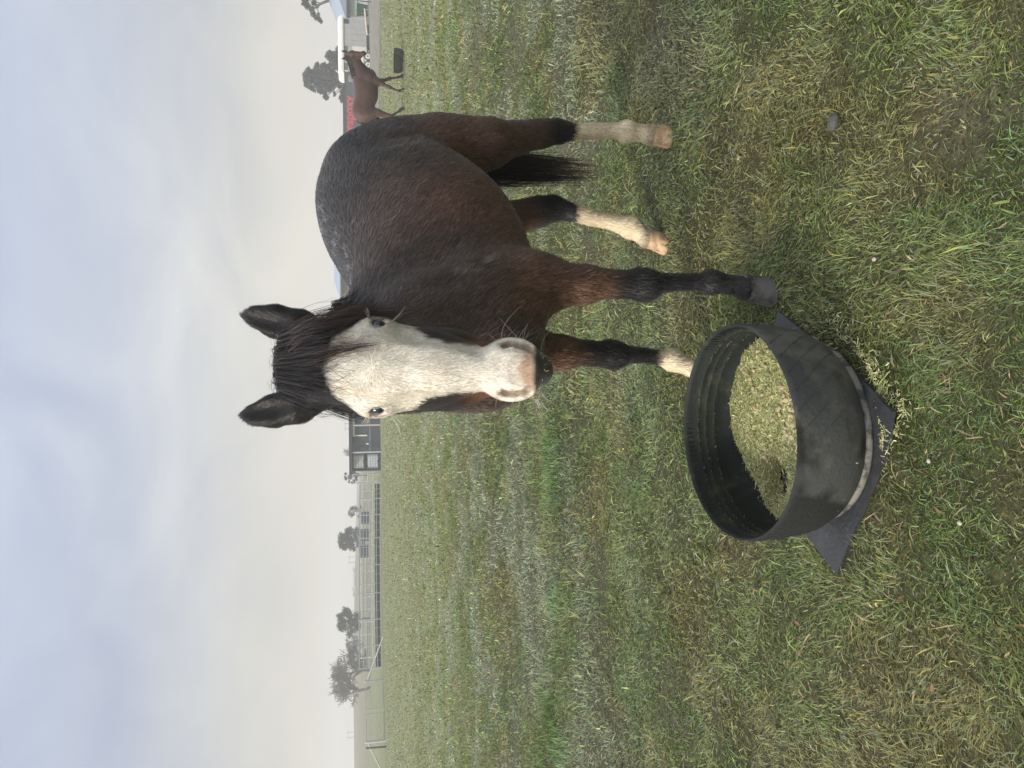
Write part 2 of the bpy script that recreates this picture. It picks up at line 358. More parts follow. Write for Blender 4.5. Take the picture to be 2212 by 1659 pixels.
# ------------------------------------------------------------------ horses: signed distance field -> one continuous body mesh
class Field:
    def __init__(s, lo, hi, h):
        s.h = h; s.lo = np.array(lo, np.float32); s.n = np.ceil((np.array(hi) - lo) / h).astype(int) + 1
        s.F = np.full(s.n, 1., np.float32)
    def sub(s, lo, hi):
        a = np.clip(np.floor((np.array(lo) - s.lo) / s.h).astype(int), 0, s.n); b = np.clip(np.ceil((np.array(hi) - s.lo) / s.h).astype(int) + 1, 0, s.n)
        if (b <= a).any(): return None
        ax = [s.lo[i] + s.h * np.arange(a[i], b[i], dtype=np.float32) for i in range(3)]
        X, Y, Z = np.meshgrid(*ax, indexing='ij'); return tuple(slice(a[i], b[i]) for i in range(3)), X, Y, Z
    def merge(s, sl, d, k, cut=False):
        f = s.F[sl]
        if cut:
            d = -d; h = np.clip(.5 - .5 * (d - f) / k * -1 * -1, 0, 1) if False else np.clip(.5 + .5 * (d - f) / k, 0, 1)
            s.F[sl] = f * (1 - h) + d * h + k * h * (1 - h)
        else:
            h = np.clip(.5 + .5 * (d - f) / k, 0, 1)
            s.F[sl] = d * (1 - h) + f * h - k * h * (1 - h)
    def cap(s, a, b, ra, rb, k=.03, flat=None, cut=False):
        a = np.array(a, float); b = np.array(b, float); m = max(ra, rb) + k + 3 * s.h
        g = s.sub(np.minimum(a, b) - m, np.maximum(a, b) + m)
        if g is None: return
        sl, X, Y, Z = g
        c = (a + b) / 2
        if flat is not None:
            n = np.array(flat[0], float); n /= np.linalg.norm(n); q = 1 / flat[1] - 1
            t = ((X - c[0]) * n[0] + (Y - c[1]) * n[1] + (Z - c[2]) * n[2]) * q
            X = X + n[0] * t; Y = Y + n[1] * t; Z = Z + n[2] * t
            a = a + n * ((a - c) @ n) * q; b = b + n * ((b - c) @ n) * q
        v = b - a; vv = max(v @ v, 1e-9)
        t = np.clip(((X - a[0]) * v[0] + (Y - a[1]) * v[1] + (Z - a[2]) * v[2]) / vv, 0, 1)
        d = np.sqrt((X - a[0] - v[0] * t) ** 2 + (Y - a[1] - v[1] * t) ** 2 + (Z - a[2] - v[2] * t) ** 2) - (ra + (rb - ra) * t)
        if flat is not None: d = d * min(1, flat[1] * 1.3)
        s.merge(sl, d.astype(np.float32), k, cut)
    def chain(s, pts, rad, k=.03, flat=None):
        for i in range(len(pts) - 1): s.cap(pts[i], pts[i + 1], rad[i], rad[i + 1], k, flat)
    def ell(s, c, r, k=.03, A=None, cut=False):
        """A: rows = the three axes of the ellipsoid"""
        A = np.eye(3) if A is None else np.array(A, float); c = np.array(c, float); r = np.array(r, float)
        e = np.sqrt(((A * r[:, None]) ** 2).sum(0)) + k + 3 * s.h
        g = s.sub(c - e, c + e)
        if g is None: return
        sl, X, Y, Z = g; X = X - c[0]; Y = Y - c[1]; Z = Z - c[2]
        k0 = 0; k1 = 0
        for i in range(3):
            t = X * A[i, 0] + Y * A[i, 1] + Z * A[i, 2]; k0 = k0 + (t / r[i]) ** 2; k1 = k1 + (t / r[i] ** 2) ** 2
        k0 = np.sqrt(k0); k1 = np.sqrt(k1) + 1e-6
        s.merge(sl, (k0 * (k0 - 1) / k1).astype(np.float32), k, cut)
    def sweep(s, tab, k=.03):
        """rows: s (backwards), top z, bottom z, half width"""
        t = np.array(tab); g = s.sub((-t[-1, 0] - .15, -.5, t[:, 2].min() - .1), (-t[0, 0] + .15, .5, t[:, 1].max() + .1))
        sl, X, Y, Z = g
        S = -X; xs = np.linspace(t[0, 0], t[-1, 0], 200)
        def sm(y):
            v = np.interp(xs, t[:, 0], y); kk = np.ones(15) / 15; return np.convolve(np.pad(v, 7, 'edge'), kk, 'valid')
        top, bot, w = (sm(t[:, i]) for i in (1, 2, 3))
        sc = S[:, 0, 0]; f = lambda y: np.interp(sc, xs, y)[:, None, None]
        c = (f(top) + f(bot)) / 2; hh = (f(top) - f(bot)) / 2; ww = f(w)
        zz = (Z - c) / hh
        # a little flat on top, egg shaped: fuller low down
        wl = ww * (1 - .10 * np.clip(zz, -1, 1))
        q = (np.abs(Y / wl) ** 2.2 + np.abs(zz) ** 2.2) ** (1 / 2.2)
        d = (q - 1) * np.minimum(hh, ww)
        end = np.maximum(t[0, 0] - S, S - t[-1, 0]); d = np.where(end > 0, np.sqrt(np.maximum(d, 0) ** 2 + end ** 2), d)
        s.merge(sl, d.astype(np.float32), k)
    def mesh(s):
        F = s.F; S = F < 0; n = np.array(F.shape)
        c = np.zeros(n - 1, np.int8)
        for i in (0, 1):
            for j in (0, 1):
                for k in (0, 1): c += S[i:n[0] - 1 + i, j:n[1] - 1 + j, k:n[2] - 1 + k]
        act = np.argwhere((c > 0) & (c < 8)); idx = np.full(n - 1, -1, np.int32); idx[tuple(act.T)] = np.arange(len(act))
        acc = np.zeros((len(act), 3)); cnt = np.zeros(len(act))
        for ax in range(3):
            o1, o2 = [a for a in range(3) if a != ax]
            for p in (0, 1):
                for q in (0, 1):
                    A = act.copy(); A[:, o1] += p; A[:, o2] += q; B = A.copy(); B[:, ax] += 1
                    fa = F[tuple(A.T)]; fb = F[tuple(B.T)]; m = (fa < 0) != (fb < 0)
                    t = np.where(m, fa / np.where(m, fa - fb, 1), 0)
                    P = A.astype(float); P[:, ax] += t; acc[m] += P[m]; cnt[m] += 1
        V = acc / cnt[:, None] * s.h + s.lo
        Q = []
        for ax in range(3):
            o1, o2 = (ax + 1) % 3, (ax + 2) % 3
            sl = [slice(None)] * 3; sl[ax] = slice(0, n[ax] - 1); a = S[tuple(sl)]; sl[ax] = slice(1, n[ax]); b = S[tuple(sl)]
            E = np.argwhere(a != b); E = E[(E[:, o1] > 0) & (E[:, o2] > 0) & (E[:, o1] < n[o1] - 1) & (E[:, o2] < n[o2] - 1)]
            inside = a[tuple(E.T)]
            def cell(d1, d2):
                c_ = E.copy(); c_[:, o1] -= d1; c_[:, o2] -= d2; return idx[tuple(c_.T)]
            q = np.stack([cell(1, 1), cell(0, 1), cell(0, 0), cell(1, 0)], 1)
            q[~inside] = q[~inside][:, ::-1]; Q.append(q)
        Q = np.concatenate(Q); Q = Q[(Q >= 0).all(1)]
        # relax
        for lam in (.5, .5):
            a = np.zeros_like(V); k = np.zeros(len(V))
            for i in range(4):
                for j in (1, 3):
                    np.add.at(a, Q[:, i], V[Q[:, (i + j) % 4]]); np.add.at(k, Q[:, i], 1)
            V = V + lam * (a / np.maximum(k, 1)[:, None] - V)
        return V, Q

NOSTRIL = ((.046, .276, .045), (.053, .289, .040), (.054, .308, .035), (.046, .328, .032), (.037, .338, .034))
def build_field(J, h, lo, hi):
    f = Field(lo, hi, h)
    S = lambda s, l, z: np.array((-s, l, z), float)
    f.sweep(J['torso'])
    if J.get('cut_torso_only'): return f
    for sd in (1, -1):
        f.ell(S(.92, sd * .105, 1.19), (.22, .12, .24), .08)
        f.ell(S(1.03, sd * .135, 1.03), (.165, .105, .25), .07)
        f.ell(S(-.05, sd * (.15 if sd > 0 else .10), 1.03), (.15, .105, .25), .07)      # shoulder
        f.ell(S(-.17 + (.04 if sd < 0 else 0), sd * (.095 if sd > 0 else .05), .98), (.11, .105 if sd > 0 else .08, .16), .06)      # breast
    for sd in (1, -1):
        # hollows and furrows between the muscles
        f.ell(S(.80, sd * .345, 1.27), (.10, .06, .13), .08, None, True)           # flank
        f.cap(S(.13, sd * .315, 1.22), S(.20, sd * .325, .90), .035, .03, .06, None, True)   # behind the shoulder
        f.cap(S(-.10, sd * .265, 1.26), S(-.02, sd * .30, .98), .02, .02, .05, None, True)    # along the shoulder blade
        f.ell(S(.06, sd * .185, .955), (.11, .07, .12), .05)                        # triceps
        f.cap(S(1.16, sd * .255, 1.22), S(1.12, sd * .265, .92), .028, .02, .05, None, True)  # back of the thigh
        f.cap(S(.84, sd * .30, 1.20), S(.96, sd * .305, .92), .02, .02, .05, None, True)
    for g, w in zip(J['hind'], J.get('hw', (1, 1))):
        st, ga, gb, hk, pt, c0, c1, fe, pa, co = [S(*p) for p in g]
        f.ell(st, (.10, .068, .12), .06)
        f.cap(S(1.03, g[0][1] * .85, 1.0), ga, .12, .095, .06)
        f.cap(ga, gb, .095 * w, .058 * w, .04, (S(0, 1, 0), .85)); f.cap(gb, hk, .056 * w, .05 * w, .03)
        f.cap(ga + S(.08, 0, -.02), pt, .045, .022, .03)
        f.ell(hk, (.058 * w, .044 * w, .07), .02); f.cap(pt, hk + S(.03, 0, -.06), .026, .028, .02)
        f.chain([hk, c0, c1, fe, pa, co], [.042 * w, .033 * w, .0285 * w, .043 * w, .032 * w, .046], .016)
        f.cap(c0 + S(.02, 0, 0), c1 + S(.016, 0, 0), .021 * w, .019 * w, .016)
        f.cap(fe + S(.024, 0, 0), fe + S(.026, 0, -.03), .028, .018, .016)
    for g in J['fore']:
        el, kn, c0, c1, fe, pa, co = [S(*p) for p in g]
        f.ell(el, (.12, .085, .13), .06)
        mid = el * .55 + kn * .45
        f.chain([el, mid, kn], [.080, .054, .045], .04, (S(0, 1, 0), .9)); f.cap(el + S(-.04, 0, -.03), mid + S(-.025, 0, 0), .055, .038, .04)
        f.ell(kn, (.053, .05, .062), .02)
        f.chain([kn, c0, c1, fe, pa, co], [.043, .026, .0235, .039, .0275, .045], .015)
        f.cap(c0 + S(.025, 0, 0), c1 + S(.02, 0, 0), .017, .017, .015)
        f.cap(fe + S(.022, 0, 0), fe + S(.026, 0, -.03), .025, .017, .016); f.ell(kn + S(.03, 0, .02), (.03, .036, .035), .02)
    np_, nr = J['neck']
    npp = [S(*p) for p in np_]
    for i in range(len(npp) - 1):
        t = npp[i + 1] - npp[i]; side = np.cross(t, (0, 0, 1)); f.cap(npp[i], npp[i + 1], nr[i], nr[i + 1], .07, (side, .66))
    # head
    O, lt, dn, ou = J['head']
    A = np.array([lt, dn, ou]); hp = lambda x, y, z: O + lt * x + dn * y + ou * z
    he = lambda c, r, k=.02, cut=False: f.ell(hp(*c), r, k, A, cut)
    he((0, -.055, -.035), (.088, .15, .105), .05)
    he((0, -.03, .03), (.082, .11, .05), .03)
    he((.0, -.205, -.05), (.055, .045, .06), .04)
    f.cap(hp(0, -.02, .015), hp(0, .14, .02), .074, .052, .03, (lt, 1.0)); f.cap(hp(0, .13, .02), hp(0, .27, .018), .051, .042, .03)
    for sd in (1, -1):
        he((sd * .078, -.008, .002), (.034, .048, .045), .025)      # eye socket
        he((sd * .079, -.020, .022), (.022, .02, .020), .015)       # brow
        he((sd * .062, .075, -.10), (.036, .125, .10), .04)         # jowl
        f.cap(hp(sd * .06, .05, -.02), hp(sd * .045, .2, -.005), .022, .014, .03)   # cheek crest
        f.cap(hp(sd * .035, .14, -.09), hp(sd * .026, .29, -.045), .04, .028, .04)
        he((sd * .037, .295, .012), (.029, .050, .036), .02)         # nostril wing
        he((sd * .030, .275, .035), (.022, .035, .022), .015)
    for sd in (1, -1):
        f.cap(hp(sd * .046, .02, .062), hp(sd * .026, .20, .052), .012, .008, .014)   # edge of the nasal bones
        he((sd * .062, -.055, .062), (.018, .022, .012), .016, True)                  # hollow above the eye
        f.cap(hp(sd * .070, .028, .008), hp(sd * .052, .13, -.012), .013, .008, .014)  # cheek crest
    he((0, .295, .005), (.058, .06, .046), .03)
    he((0, .328, .020), (.046, .034, .030), .02)                    # upper lip
    he((0, .358, -.010), (.036, .026, .032), .012)                  # chin
    f.cap(hp(-.055, .346, -.012), hp(.055, .346, -.012), .006, .006, .006, None, True)
    for sd in (1, -1):
        q = [hp(sd * a_, b_, c_) for a_, b_, c_ in NOSTRIL]; rr = [.005, .0085, .010, .0085, .005]
        if h < .012:
            for i in range(4): f.cap(q[i], q[i + 1], rr[i], rr[i + 1], .008, None, True)
            he((sd * .091, .001, .024), (.019, .018, .018), .006, True)
        b0, b1, b2, b3 = hp(sd * .066, -.15, -.045), hp(sd * .088, -.195, -.03), hp(sd * .102, -.25, -.02), hp(sd * .112, -.335, -.012)
        if J.get('ears') == 'up': pass
        f.cap(b0, b1, .034, .036, .025); f.cap(b1, b2, .038, .034, .02, (ou, .6)); bm_ = b2 * .5 + b3 * .5 + lt * sd * .004; f.cap(b2, bm_, .035, .0225, .016, (ou, .55)); f.cap(bm_, b3, .0225, .002, .014, (ou, .55))
        if h < .012:
            ax = (b3 - b1) / np.linalg.norm(b3 - b1); sd3 = np.cross(ax, ou)
            f.ell((b1 * .55 + b3 * .45) + ou * .029 - lt * sd * .002, (.019, .070, .022), .008, np.array([sd3, ax, ou]), True)
    return f

def hoof(name, co, gr, r0, r1, m, parent, fwd=(1, 0)):
    """co: coronet centre, gr: centre on the ground (local)"""
    V = []; F = []; n = 24; rows = [(0, 1.0, 0), (.12, 1.07, 0), (.22, 1.05, 0), (.36, 1.10, 0), (.42, 1.08, 0), (.7, 1.13, 0), (.95, 1.19, 0), (1.0, 1.17, 0)]
    for t, k, _ in rows:
        c = np.array(co) * (1 - t) + np.array(gr) * t
        r = (r0 + (r1 - r0) * t) * .92
        for i in range(n):
            a = 2 * math.pi * i / n; x = math.cos(a) * r * (1.08 + .1 * t); y = math.sin(a) * r * .96
            if t <= .2 and k > 1.05: x *= 1.04; y *= 1.04
            z = c[2] + (.012 * math.cos(a) * -1 if t < .5 else 0)
            V.append((c[0] + x * fwd[0] - y * fwd[1], c[1] + x * fwd[1] + y * fwd[0], z))
    for j in range(len(rows) - 1):
        for i in range(n): F.append((j * n + i, j * n + (i + 1) % n, j * n + n + (i + 1) % n, j * n + n + i))
    b = MB(); b.add(V, F); b.f.append(tuple(range(n - 1, -1, -1))); b.f.append(tuple(range((len(rows) - 1) * n, len(rows) * n)))
    return b.build(name, m, parent, True)

def blades(P, D, N, L, W, col, name, m, parent, bend=.25, nrm=True):
    """flat two-piece hairs: root P, direction D, surface normal N"""
    n = len(P); T = np.cross(D, N); T /= np.linalg.norm(T, axis=1)[:, None] + 1e-9
    L = L[:, None]; W = W[:, None]
    mid = P + D * L * .55; tip = P + D * L * (1) - N * L * bend
    V = np.stack([P - T * W, P + T * W, mid - T * W * .7, mid + T * W * .7, tip], 1).reshape(-1, 3)
    i = np.arange(n)[:, None] * 5
    Q = i + np.array([[0, 1, 3, 2]]); Tt = i + np.array([[2, 3, 4]])
    C = np.repeat(col, 5, 0) * np.tile(np.array([.72, .72, 1, 1, 1.12]), n)[:, None]
    return mesh_np(name, V, [Q, Tt], m, parent, True, C, np.repeat(N, 5, 0) if nrm else None)

def strands(paths, W, name, m, parent, col=None):
    """paths (n,m,3) ribbons, width W (n,)"""
    n, k, _ = paths.shape; T = np.gradient(paths, axis=1); rv = rng.normal(size=(n, 1, 3)); U = np.cross(T, rv); U /= np.linalg.norm(U, axis=2)[..., None] + 1e-9
    w = W[:, None] * np.linspace(1, .15, k)[None] ** .6
    V = np.stack([paths - U * w[..., None], paths + U * w[..., None]], 2).reshape(-1, 3)
    b = (np.arange(n) * 2 * k)[:, None] + (np.arange(k - 1) * 2)[None]
    Q = np.stack([b, b + 1, b + 3, b + 2], -1).reshape(-1, 4)
    C = None if col is None else np.repeat(col, 2 * k, 0)
    return mesh_np(name, V, Q, m, parent, True, C)

# ---- the near horse
HO = np.array([.155, 2.375, 0]); HF = np.array([-.7, -.715, 0]); HF /= np.linalg.norm(HF); HLft = np.array([-HF[1], HF[0], 0])
ROTM = np.array([HF, HLft, [0, 0, 1.]])
def w2l(p): return ROTM @ (np.asarray(p) - HO)
def dl(v): return ROTM @ np.asarray(v)
EYE = at(820, 794, 1.66); TH = .30
_c, _s = math.cos(.03), math.sin(.03)
head = (w2l(EYE), dl((_c, -_s * math.sin(TH), -_s * math.cos(TH))), dl((-_s, -_c * math.sin(TH), -_c * math.cos(TH))), dl((0, -math.cos(TH), math.sin(TH))))
J1 = dict(
    torso=[(-.25, 1.10, .92, .05), (-.18, 1.24, .82, .13), (-.08, 1.32, .765, .165), (.04, 1.365, .745, .20), (.18, 1.368, .735, .25), (.35, 1.372, .74, .30), (.5, 1.430, .765, .33),
           (.65, 1.482, .835, .325), (.8, 1.505, .925, .285), (.95, 1.485, .95, .235), (1.08, 1.435, .98, .19), (1.17, 1.35, 1.04, .14), (1.24, 1.25, 1.10, .08)],
    hind=[((.95, .160, 1.02), (1.01, .175, .82), (1.135, .166, .58), (1.17, .166, .50), (1.22, .166, .555), (1.168, .170, .435), (1.166, .186, .235), (1.162, .189, .185), (1.152, .19, .115), (1.142, .19, .075)),
          ((.86, -.165, .95), (.94, -.18, .80), (1.08, -.18, .545), (1.115, -.18, .465), (1.165, -.18, .52), (1.09, -.178, .40), (.985, -.17, .185), (.955, -.167, .135), (.915, -.172, .095), (.892, -.178, .072))],
    hw=(1.0, 1.14),
    fore=[((.08, .165, .80), (.045, .185, .43), (.055, .185, .36), (.06, .186, .24), (.062, .188, .19), (.045, .190, .12), (.03, .192, .08)),
          ((.13, -.165, .80), (.135, -.205, .42), (.14, -.212, .35), (.145, -.23, .23), (.14, -.236, .18), (.095, -.24, .11), (.07, -.243, .078))],
    neck=([(.06, 0, 1.10), (-.17, .06, 1.215), (-.37, .20, 1.31), (-.50, .34, 1.37)], (.24, .20, .145, .11)),
    head=head)
HOOFS1 = [((1.142, .19, .075), (1.128, .19, 0), 'pale'), ((.892, -.178, .072), (.855, -.185, 0), 'pale'), ((.03, .192, .08), (.005, .193, 0), 'dark'), ((.07, -.243, .078), (.04, -.247, 0), 'pale')]

def horse_colour1(V):
    x, y, z = V.T; s = -x
    n1 = fbm(s * 3 + 9, z * 3 + y, 3); n2 = fbm(s * 14, z * 14 + y * 9, 5)
    black = np.array([.034, .033, .036]); brown = np.array([.168, .092, .060]); dk = np.array([.102, .069, .054])
    C = np.tile(black, (len(V), 1))
    def lay(w, c):
        nonlocal C
        w = np.clip(w, 0, 1)[:, None]; C = C * (1 - w) + np.asarray(c) * w
    lay(sstep(1.46, 1.12, z + .15 * (n1 - .5)) * .85, dk)
    # brown low on the barrel, forearms, thighs
    lay(sstep(1.20, 1.0, z + .30 * (n1 - .5)) * sstep(.15, .3, s) * sstep(1.05, .85, s), brown * .95)
    lay(sstep(1.02, .86, z + .2 * (n1 - .5)) * sstep(.42, .56, z) * sstep(.34, .2, s) * sstep(-.2, -.1, s), brown)
    lay(sstep(1.25, 1.0, z + .25 * (n1 - .5)) * sstep(.5, .64, z) * sstep(.82, .95, s) * .85, brown * .9)
    lay(sstep(.60, .50, z + .06 * (n1 - .5)) , (.024, .023, .024))
    lay(sstep(.74, .70, z) * (np.abs(y) < .1) * .6, black)
    # dusty scuffs on the shoulder, highlights of the damp spine painted in as pale flecks
    pc = w2l(at(1010, 566, 2.25)); dd = np.sqrt((x - pc[0]) ** 2 + ((z - pc[2]) * .8) ** 2) + 9 * (y < 0)
    lay(sstep(.11, .02, dd) * sstep(.60, .68, fbm(s * 26 + z * 8, z * 30, 91, 3)), (.27, .235, .21))
    lay((np.abs(y) < .07) * (z > 1.30) * sstep(.12, .2, s) * sstep(.78, .62, s) * sstep(.60, .68, fbm(s * 45, y * 60 + z * 20, 92, 3)) * .45, (.30, .31, .33))
    # stockings
    jag = .075 * (n2 - .5) + .06 * (n1 - .5)
    white = np.array([.90, .77, .54])
    hl = (s > .75) & (y > 0); hr = (s > .7) & (y <= 0); fr = (s < .4) & (y < -.02)
    for m_, zz in ((hl, .425), (hr, .375), (fr, .235)):
        w = m_ * sstep(zz + .012, zz - .012, z + jag)
        lay(w, white)
        lay(w * sstep(.60, .8, n1) * .25, (.40, .30, .19))
    lay(sstep(.125, .09, z + .02 * (n2 - .5)) * (fr | hr | hl) * .75, (.20, .145, .095))
    # head
    O, lt, dn, ou = head; q = V - O; hx, hy, hz = q @ lt, q @ dn, q @ ou
    hm = (hy > -.36) & (hy < .42) & (np.abs(hx) < .17) & (hz > -.22) & (hz < .15)
    front = sstep(-.26, -.20, hz)
    C[hm] = np.where((hy[hm] > -.30)[:, None], np.array([.020, .018, .018]), C[hm])
    nn = fbm(hx * 60 + 3, hy * 60, 11)
    lay(hm * sstep(.02, .12, hy) * .9, (.034, .024, .020))
    lay(hm * sstep(.17, .25, hy + .03 * nn) * sstep(.05, .0, np.abs(hz + .03) - .08) * sstep(.04, .055, np.abs(hx)), (.20, .085, .040))
    wl = np.interp(hy, [-.11, -.09, -.05, .0, .04, .075, .11, .2, .245, .27, .30, .4], [.045, .075, .105, .15, .14, .088, .062, .050, .052, .066, .12, .12])
    hair = np.interp(np.abs(hx), [0, .06, .10], [-.103, -.085, -.045])
    edge = wl + .012 * (nn - .5)
    wz = np.interp(hy, [-.1, .0, .06, .1, .2, .26, .30], [-.02, -.05, -.035, -.012, -.012, -.03, -.12])
    wf = hm * sstep(.004, -.004, np.abs(hx) - edge) * sstep(-.006, .006, hy - hair + .02 * (nn - .5)) * sstep(-.012, .008, hz - wz)
    wf = np.maximum(wf, hm * (hy > .275) * sstep(-.06, -.045, hz + .02 * nn))
    lay(wf, (.90, .85, .74))
    lay(wf * sstep(.45, .75, fbm(hx * 22 + 7, hy * 16, 93, 4)) * .5, (.78, .69, .55)); lay(wf * sstep(.22, .30, hy) * sstep(.55, .62, fbm(hx * 190, hy * 190, 94, 2)) * .35, (.45, .36, .27))
    # bare skin: pink lip, dark chin, eye rims
    lay(hm * sstep(1.35, .55, (hx / .034) ** 2 + ((hy - .333) / .022) ** 2 + .9 * (nn - .5)) * sstep(.36, .345, hy) * (.55 + .4 * nn), (.58, .35, .23))
    lay(hm * sstep(.335, .345, hy) * sstep(.004, -.006, hz - .004), (.05, .05, .047))
    lay(hm * sstep(.343, .353, hy + .006 * nn), (.045, .045, .04))
    de = np.sqrt(((np.abs(hx) - .090) / 1.) ** 2 + (hy - .002) ** 2 + (hz - .021) ** 2)
    lay(hm * sstep(.030, .022, de + .006 * nn) * .6, (.50, .32, .24))
    for sd in (1, -1):
        for i_ in range(4):
            a0, b0 = np.array(NOSTRIL[i_]), np.array(NOSTRIL[i_ + 1]); qq = np.stack([hx * sd, hy, hz], 1); vv = b0 - a0; t_ = np.clip(((qq - a0) @ vv) / (vv @ vv), 0, 1)
            lay(hm * sstep(.0135, .0085, np.linalg.norm(qq - a0 - vv * t_[:, None], axis=1)), (.36, .265, .19))  # nostril slits: darker skin plus the shadow of the recess, painted brown
    return C, wf
M_COAT = mat('horse_coat', attr='col', rough=.5, spec=.35, sheen=.25, bump=.25, bscale=140, stretch=(1, 1, .25))
M_HAIR = mat('horse_hair', attr='col', rough=.6, spec=.3)
M_FUR = mat('horse_fur', attr='col', rough=.5, spec=.35, sheen=.2)
M_PALEHOOF = mat('pale_hoof', (.50, .34, .19), .6, noise=.3, nscale=30, dirt=((.11, .085, .06), 26., .47, .66), bump=.3, bscale=60)
M_DARKHOOF = mat('dark_hoof', (.13, .125, .12), .6, dirt=((.07, .055, .04), 18., .45, .62), bump=.3, bscale=60)
M_EYE = mat('eye_ball', (.02, .028, .033), .06, spec=.8)
M_IRIS = mat('eye_rim', (.17, .215, .235), .2)
def near_horse():
    root = thing('horse', tuple(HO), 'black and brown horse with a white blazed face standing behind the tyre feed tub', 'horse', rotz=math.atan2(HF[1], HF[0]))
    f = build_field(J1, .0064, (-1.36, -.40, .045), (.86, .66, 1.75))
    V, Q = f.mesh(); del f
    C, wf = horse_colour1(V)
    body = mesh_np('body', V, Q, M_COAT, root, True, C)
    me = body.data; Nn = np.zeros(len(V) * 3, np.float32); me.vertex_normals.foreach_get('vector', Nn); Nn = Nn.reshape(-1, 3)
    bvh = BVHTree.FromPolygons([tuple(v) for v in V.tolist()], Q.tolist())
    O, lt, dn, ou = head
    # ---- coat hairs
    a, b, c = V[Q[:, 0]], V[Q[:, 1]], V[Q[:, 2]]; ar = np.linalg.norm(np.cross(b - a, c - a), axis=1)
    cen = (a + c) / 2; qh = cen - O; hyc = qh @ dn; isface = (hyc > -.36) & (np.abs(qh @ lt) < .18) & ((qh @ ou) > -.24)
    camL = w2l(CAM); vd = camL - cen; vd /= np.linalg.norm(vd, axis=1)[:, None]; fac = (Nn[Q[:, 0]] * vd).sum(1)
    wgt = ar * np.where(isface, 4.0, 1.0) * np.where(fac > -.35, 1., .15)
    n = 240000
    fi = rng.choice(len(Q), n, p=wgt / wgt.sum()); u, v = rng.random((2, n, 1))
    P = (V[Q[fi, 0]] * (1 - u) + V[Q[fi, 1]] * u) * (1 - v) + (V[Q[fi, 3]] * (1 - u) + V[Q[fi, 2]] * u) * v
    N = Nn[Q[fi, 0]]; Cc = C[Q[fi, rng.integers(0, 4, n)]]; s, y, z = -P[:, 0], P[:, 1], P[:, 2]
    fl = np.zeros((n, 3)); fl[:, 0] = -.75 * sstep(.55, .9, z); fl[:, 2] = -.8
    fl += .5 * np.stack([vnoise(s * 7, z * 7 + y * 5, 31) - .5, vnoise(s * 7 + 40, z * 7, 32) - .5, vnoise(s * 7, y * 7 + z * 5, 33) - .5], 1)
    q = P - O; hx, hy, hz = q @ lt, q @ dn, q @ ou; fm = (hy > -.36) & (np.abs(hx) < .18) & (hz > -.24)
    wl = np.stack([hx, hy - .012], 1); wr = np.linalg.norm(wl, axis=1) + 1e-4; k = np.exp(-(wr / .06) ** 2) * (hz > 0)
    ff = lt * (np.sign(hx) * .35 * sstep(0, .05, np.abs(hx)))[:, None] + dn * .9
    ff = ff * (1 - k)[:, None] + (lt * (wl[:, :1] / wr[:, None]) + dn * (wl[:, 1:] / wr[:, None])) * k[:, None]
    ear = fm & (hy < -.16); ff[ear] = -dn * .8 + lt * (np.sign(hx[ear]) * .5)[:, None]
    fl = np.where(fm[:, None], ff, fl) + rng.normal(0, .16, (n, 3))
    fl -= N * (fl * N).sum(1)[:, None]; fl /= np.linalg.norm(fl, axis=1)[:, None] + 1e-6
    lift = np.where(fm, .22, .28) * rng.uniform(.5, 1.4, n)
    D = fl + N * lift[:, None]; D /= np.linalg.norm(D, axis=1)[:, None]
    Ln = np.where(fm, .011, np.where(z < .28, .020, .026)) * rng.uniform(.6, 1.3, n)
    Ln *= np.where(fm & (hy > .27), .35, 1.); Ln = np.where(ear, .015, Ln)
    Wd = np.where(fm, .00045, .0010) * rng.uniform(.7, 1.3, n)
    var = rng.lognormal(0, 1., n) ** np.where(fm | (Cc[:, 0] > .4), .13, .36); clump = .62 + .85 * vnoise(s * 70 + y * 50, z * 45, 77) * vnoise(s * 25 + y * 20, z * 20, 78) ** .5
    clump = np.where((Cc[:, 0] > .4) & ~fm, .92 + .16 * (clump > .9), clump)
    clump = np.where(fm, .88 + .24 * vnoise(hx * 160, hy * 50, 79), clump)
    N = N + rng.normal(0, .20, (n, 3)) * np.where(fm, .6, 1.)[:, None]; N /= np.linalg.norm(N, axis=1)[:, None]
    keep = ~(fm & (((np.abs(hx) - .090) ** 2 + (hy - .002) ** 2 + (hz - .021) ** 2) < .019 ** 2)) & (z > .085) & ~(fm & (hy > .335)) 
    K = (Cc * (var * clump)[:, None])
    blades(P[keep], D[keep], N[keep], Ln[keep], Wd[keep], K[keep], 'coat', M_FUR, root)
    # ---- eyes
    for sd in (1, -1):
        nrm = lt * sd * .70 + ou * .71 + dn * .05; nrm = nrm / np.linalg.norm(nrm)
        c0 = O + lt * sd * .0825 + dn * .002 + ou * .0195
        up_ = np.cross(nrm, dn); up_ /= np.linalg.norm(up_); vv = np.cross(nrm, up_)
        def globe(r, ang0, ang1, sq):
            Vv = []; Ff = []; m_, k_ = 10, 24
            for i in range(m_ + 1):
                t = ang0 + (ang1 - ang0) * i / m_
                for j in range(k_):
                    a_ = 2 * math.pi * j / k_
                    Vv.append(c0 + nrm * r * math.cos(t) + (up_ * math.cos(a_) * sq + vv * math.sin(a_)) * r * math.sin(t))
            for i in range(m_):
                for j in range(k_): Ff.append((i * k_ + j, i * k_ + (j + 1) % k_, i * k_ + k_ + (j + 1) % k_, i * k_ + k_ + j))
            return MB().add(Vv, Ff)
        e = globe(.0205, .02, 2.0, .95).build('eye', M_IRIS, root, True)
        globe(.0210, .0, .78, .8).build('pupil', M_EYE, e, True)
    # ---- hooves
    for co, gr, kd in HOOFS1:
        hoof('hoof', (-co[0], co[1], co[2] + .012), (-gr[0], gr[1], 0), .047, .054, M_PALEHOOF if kd == 'pale' else M_DARKHOOF, root)
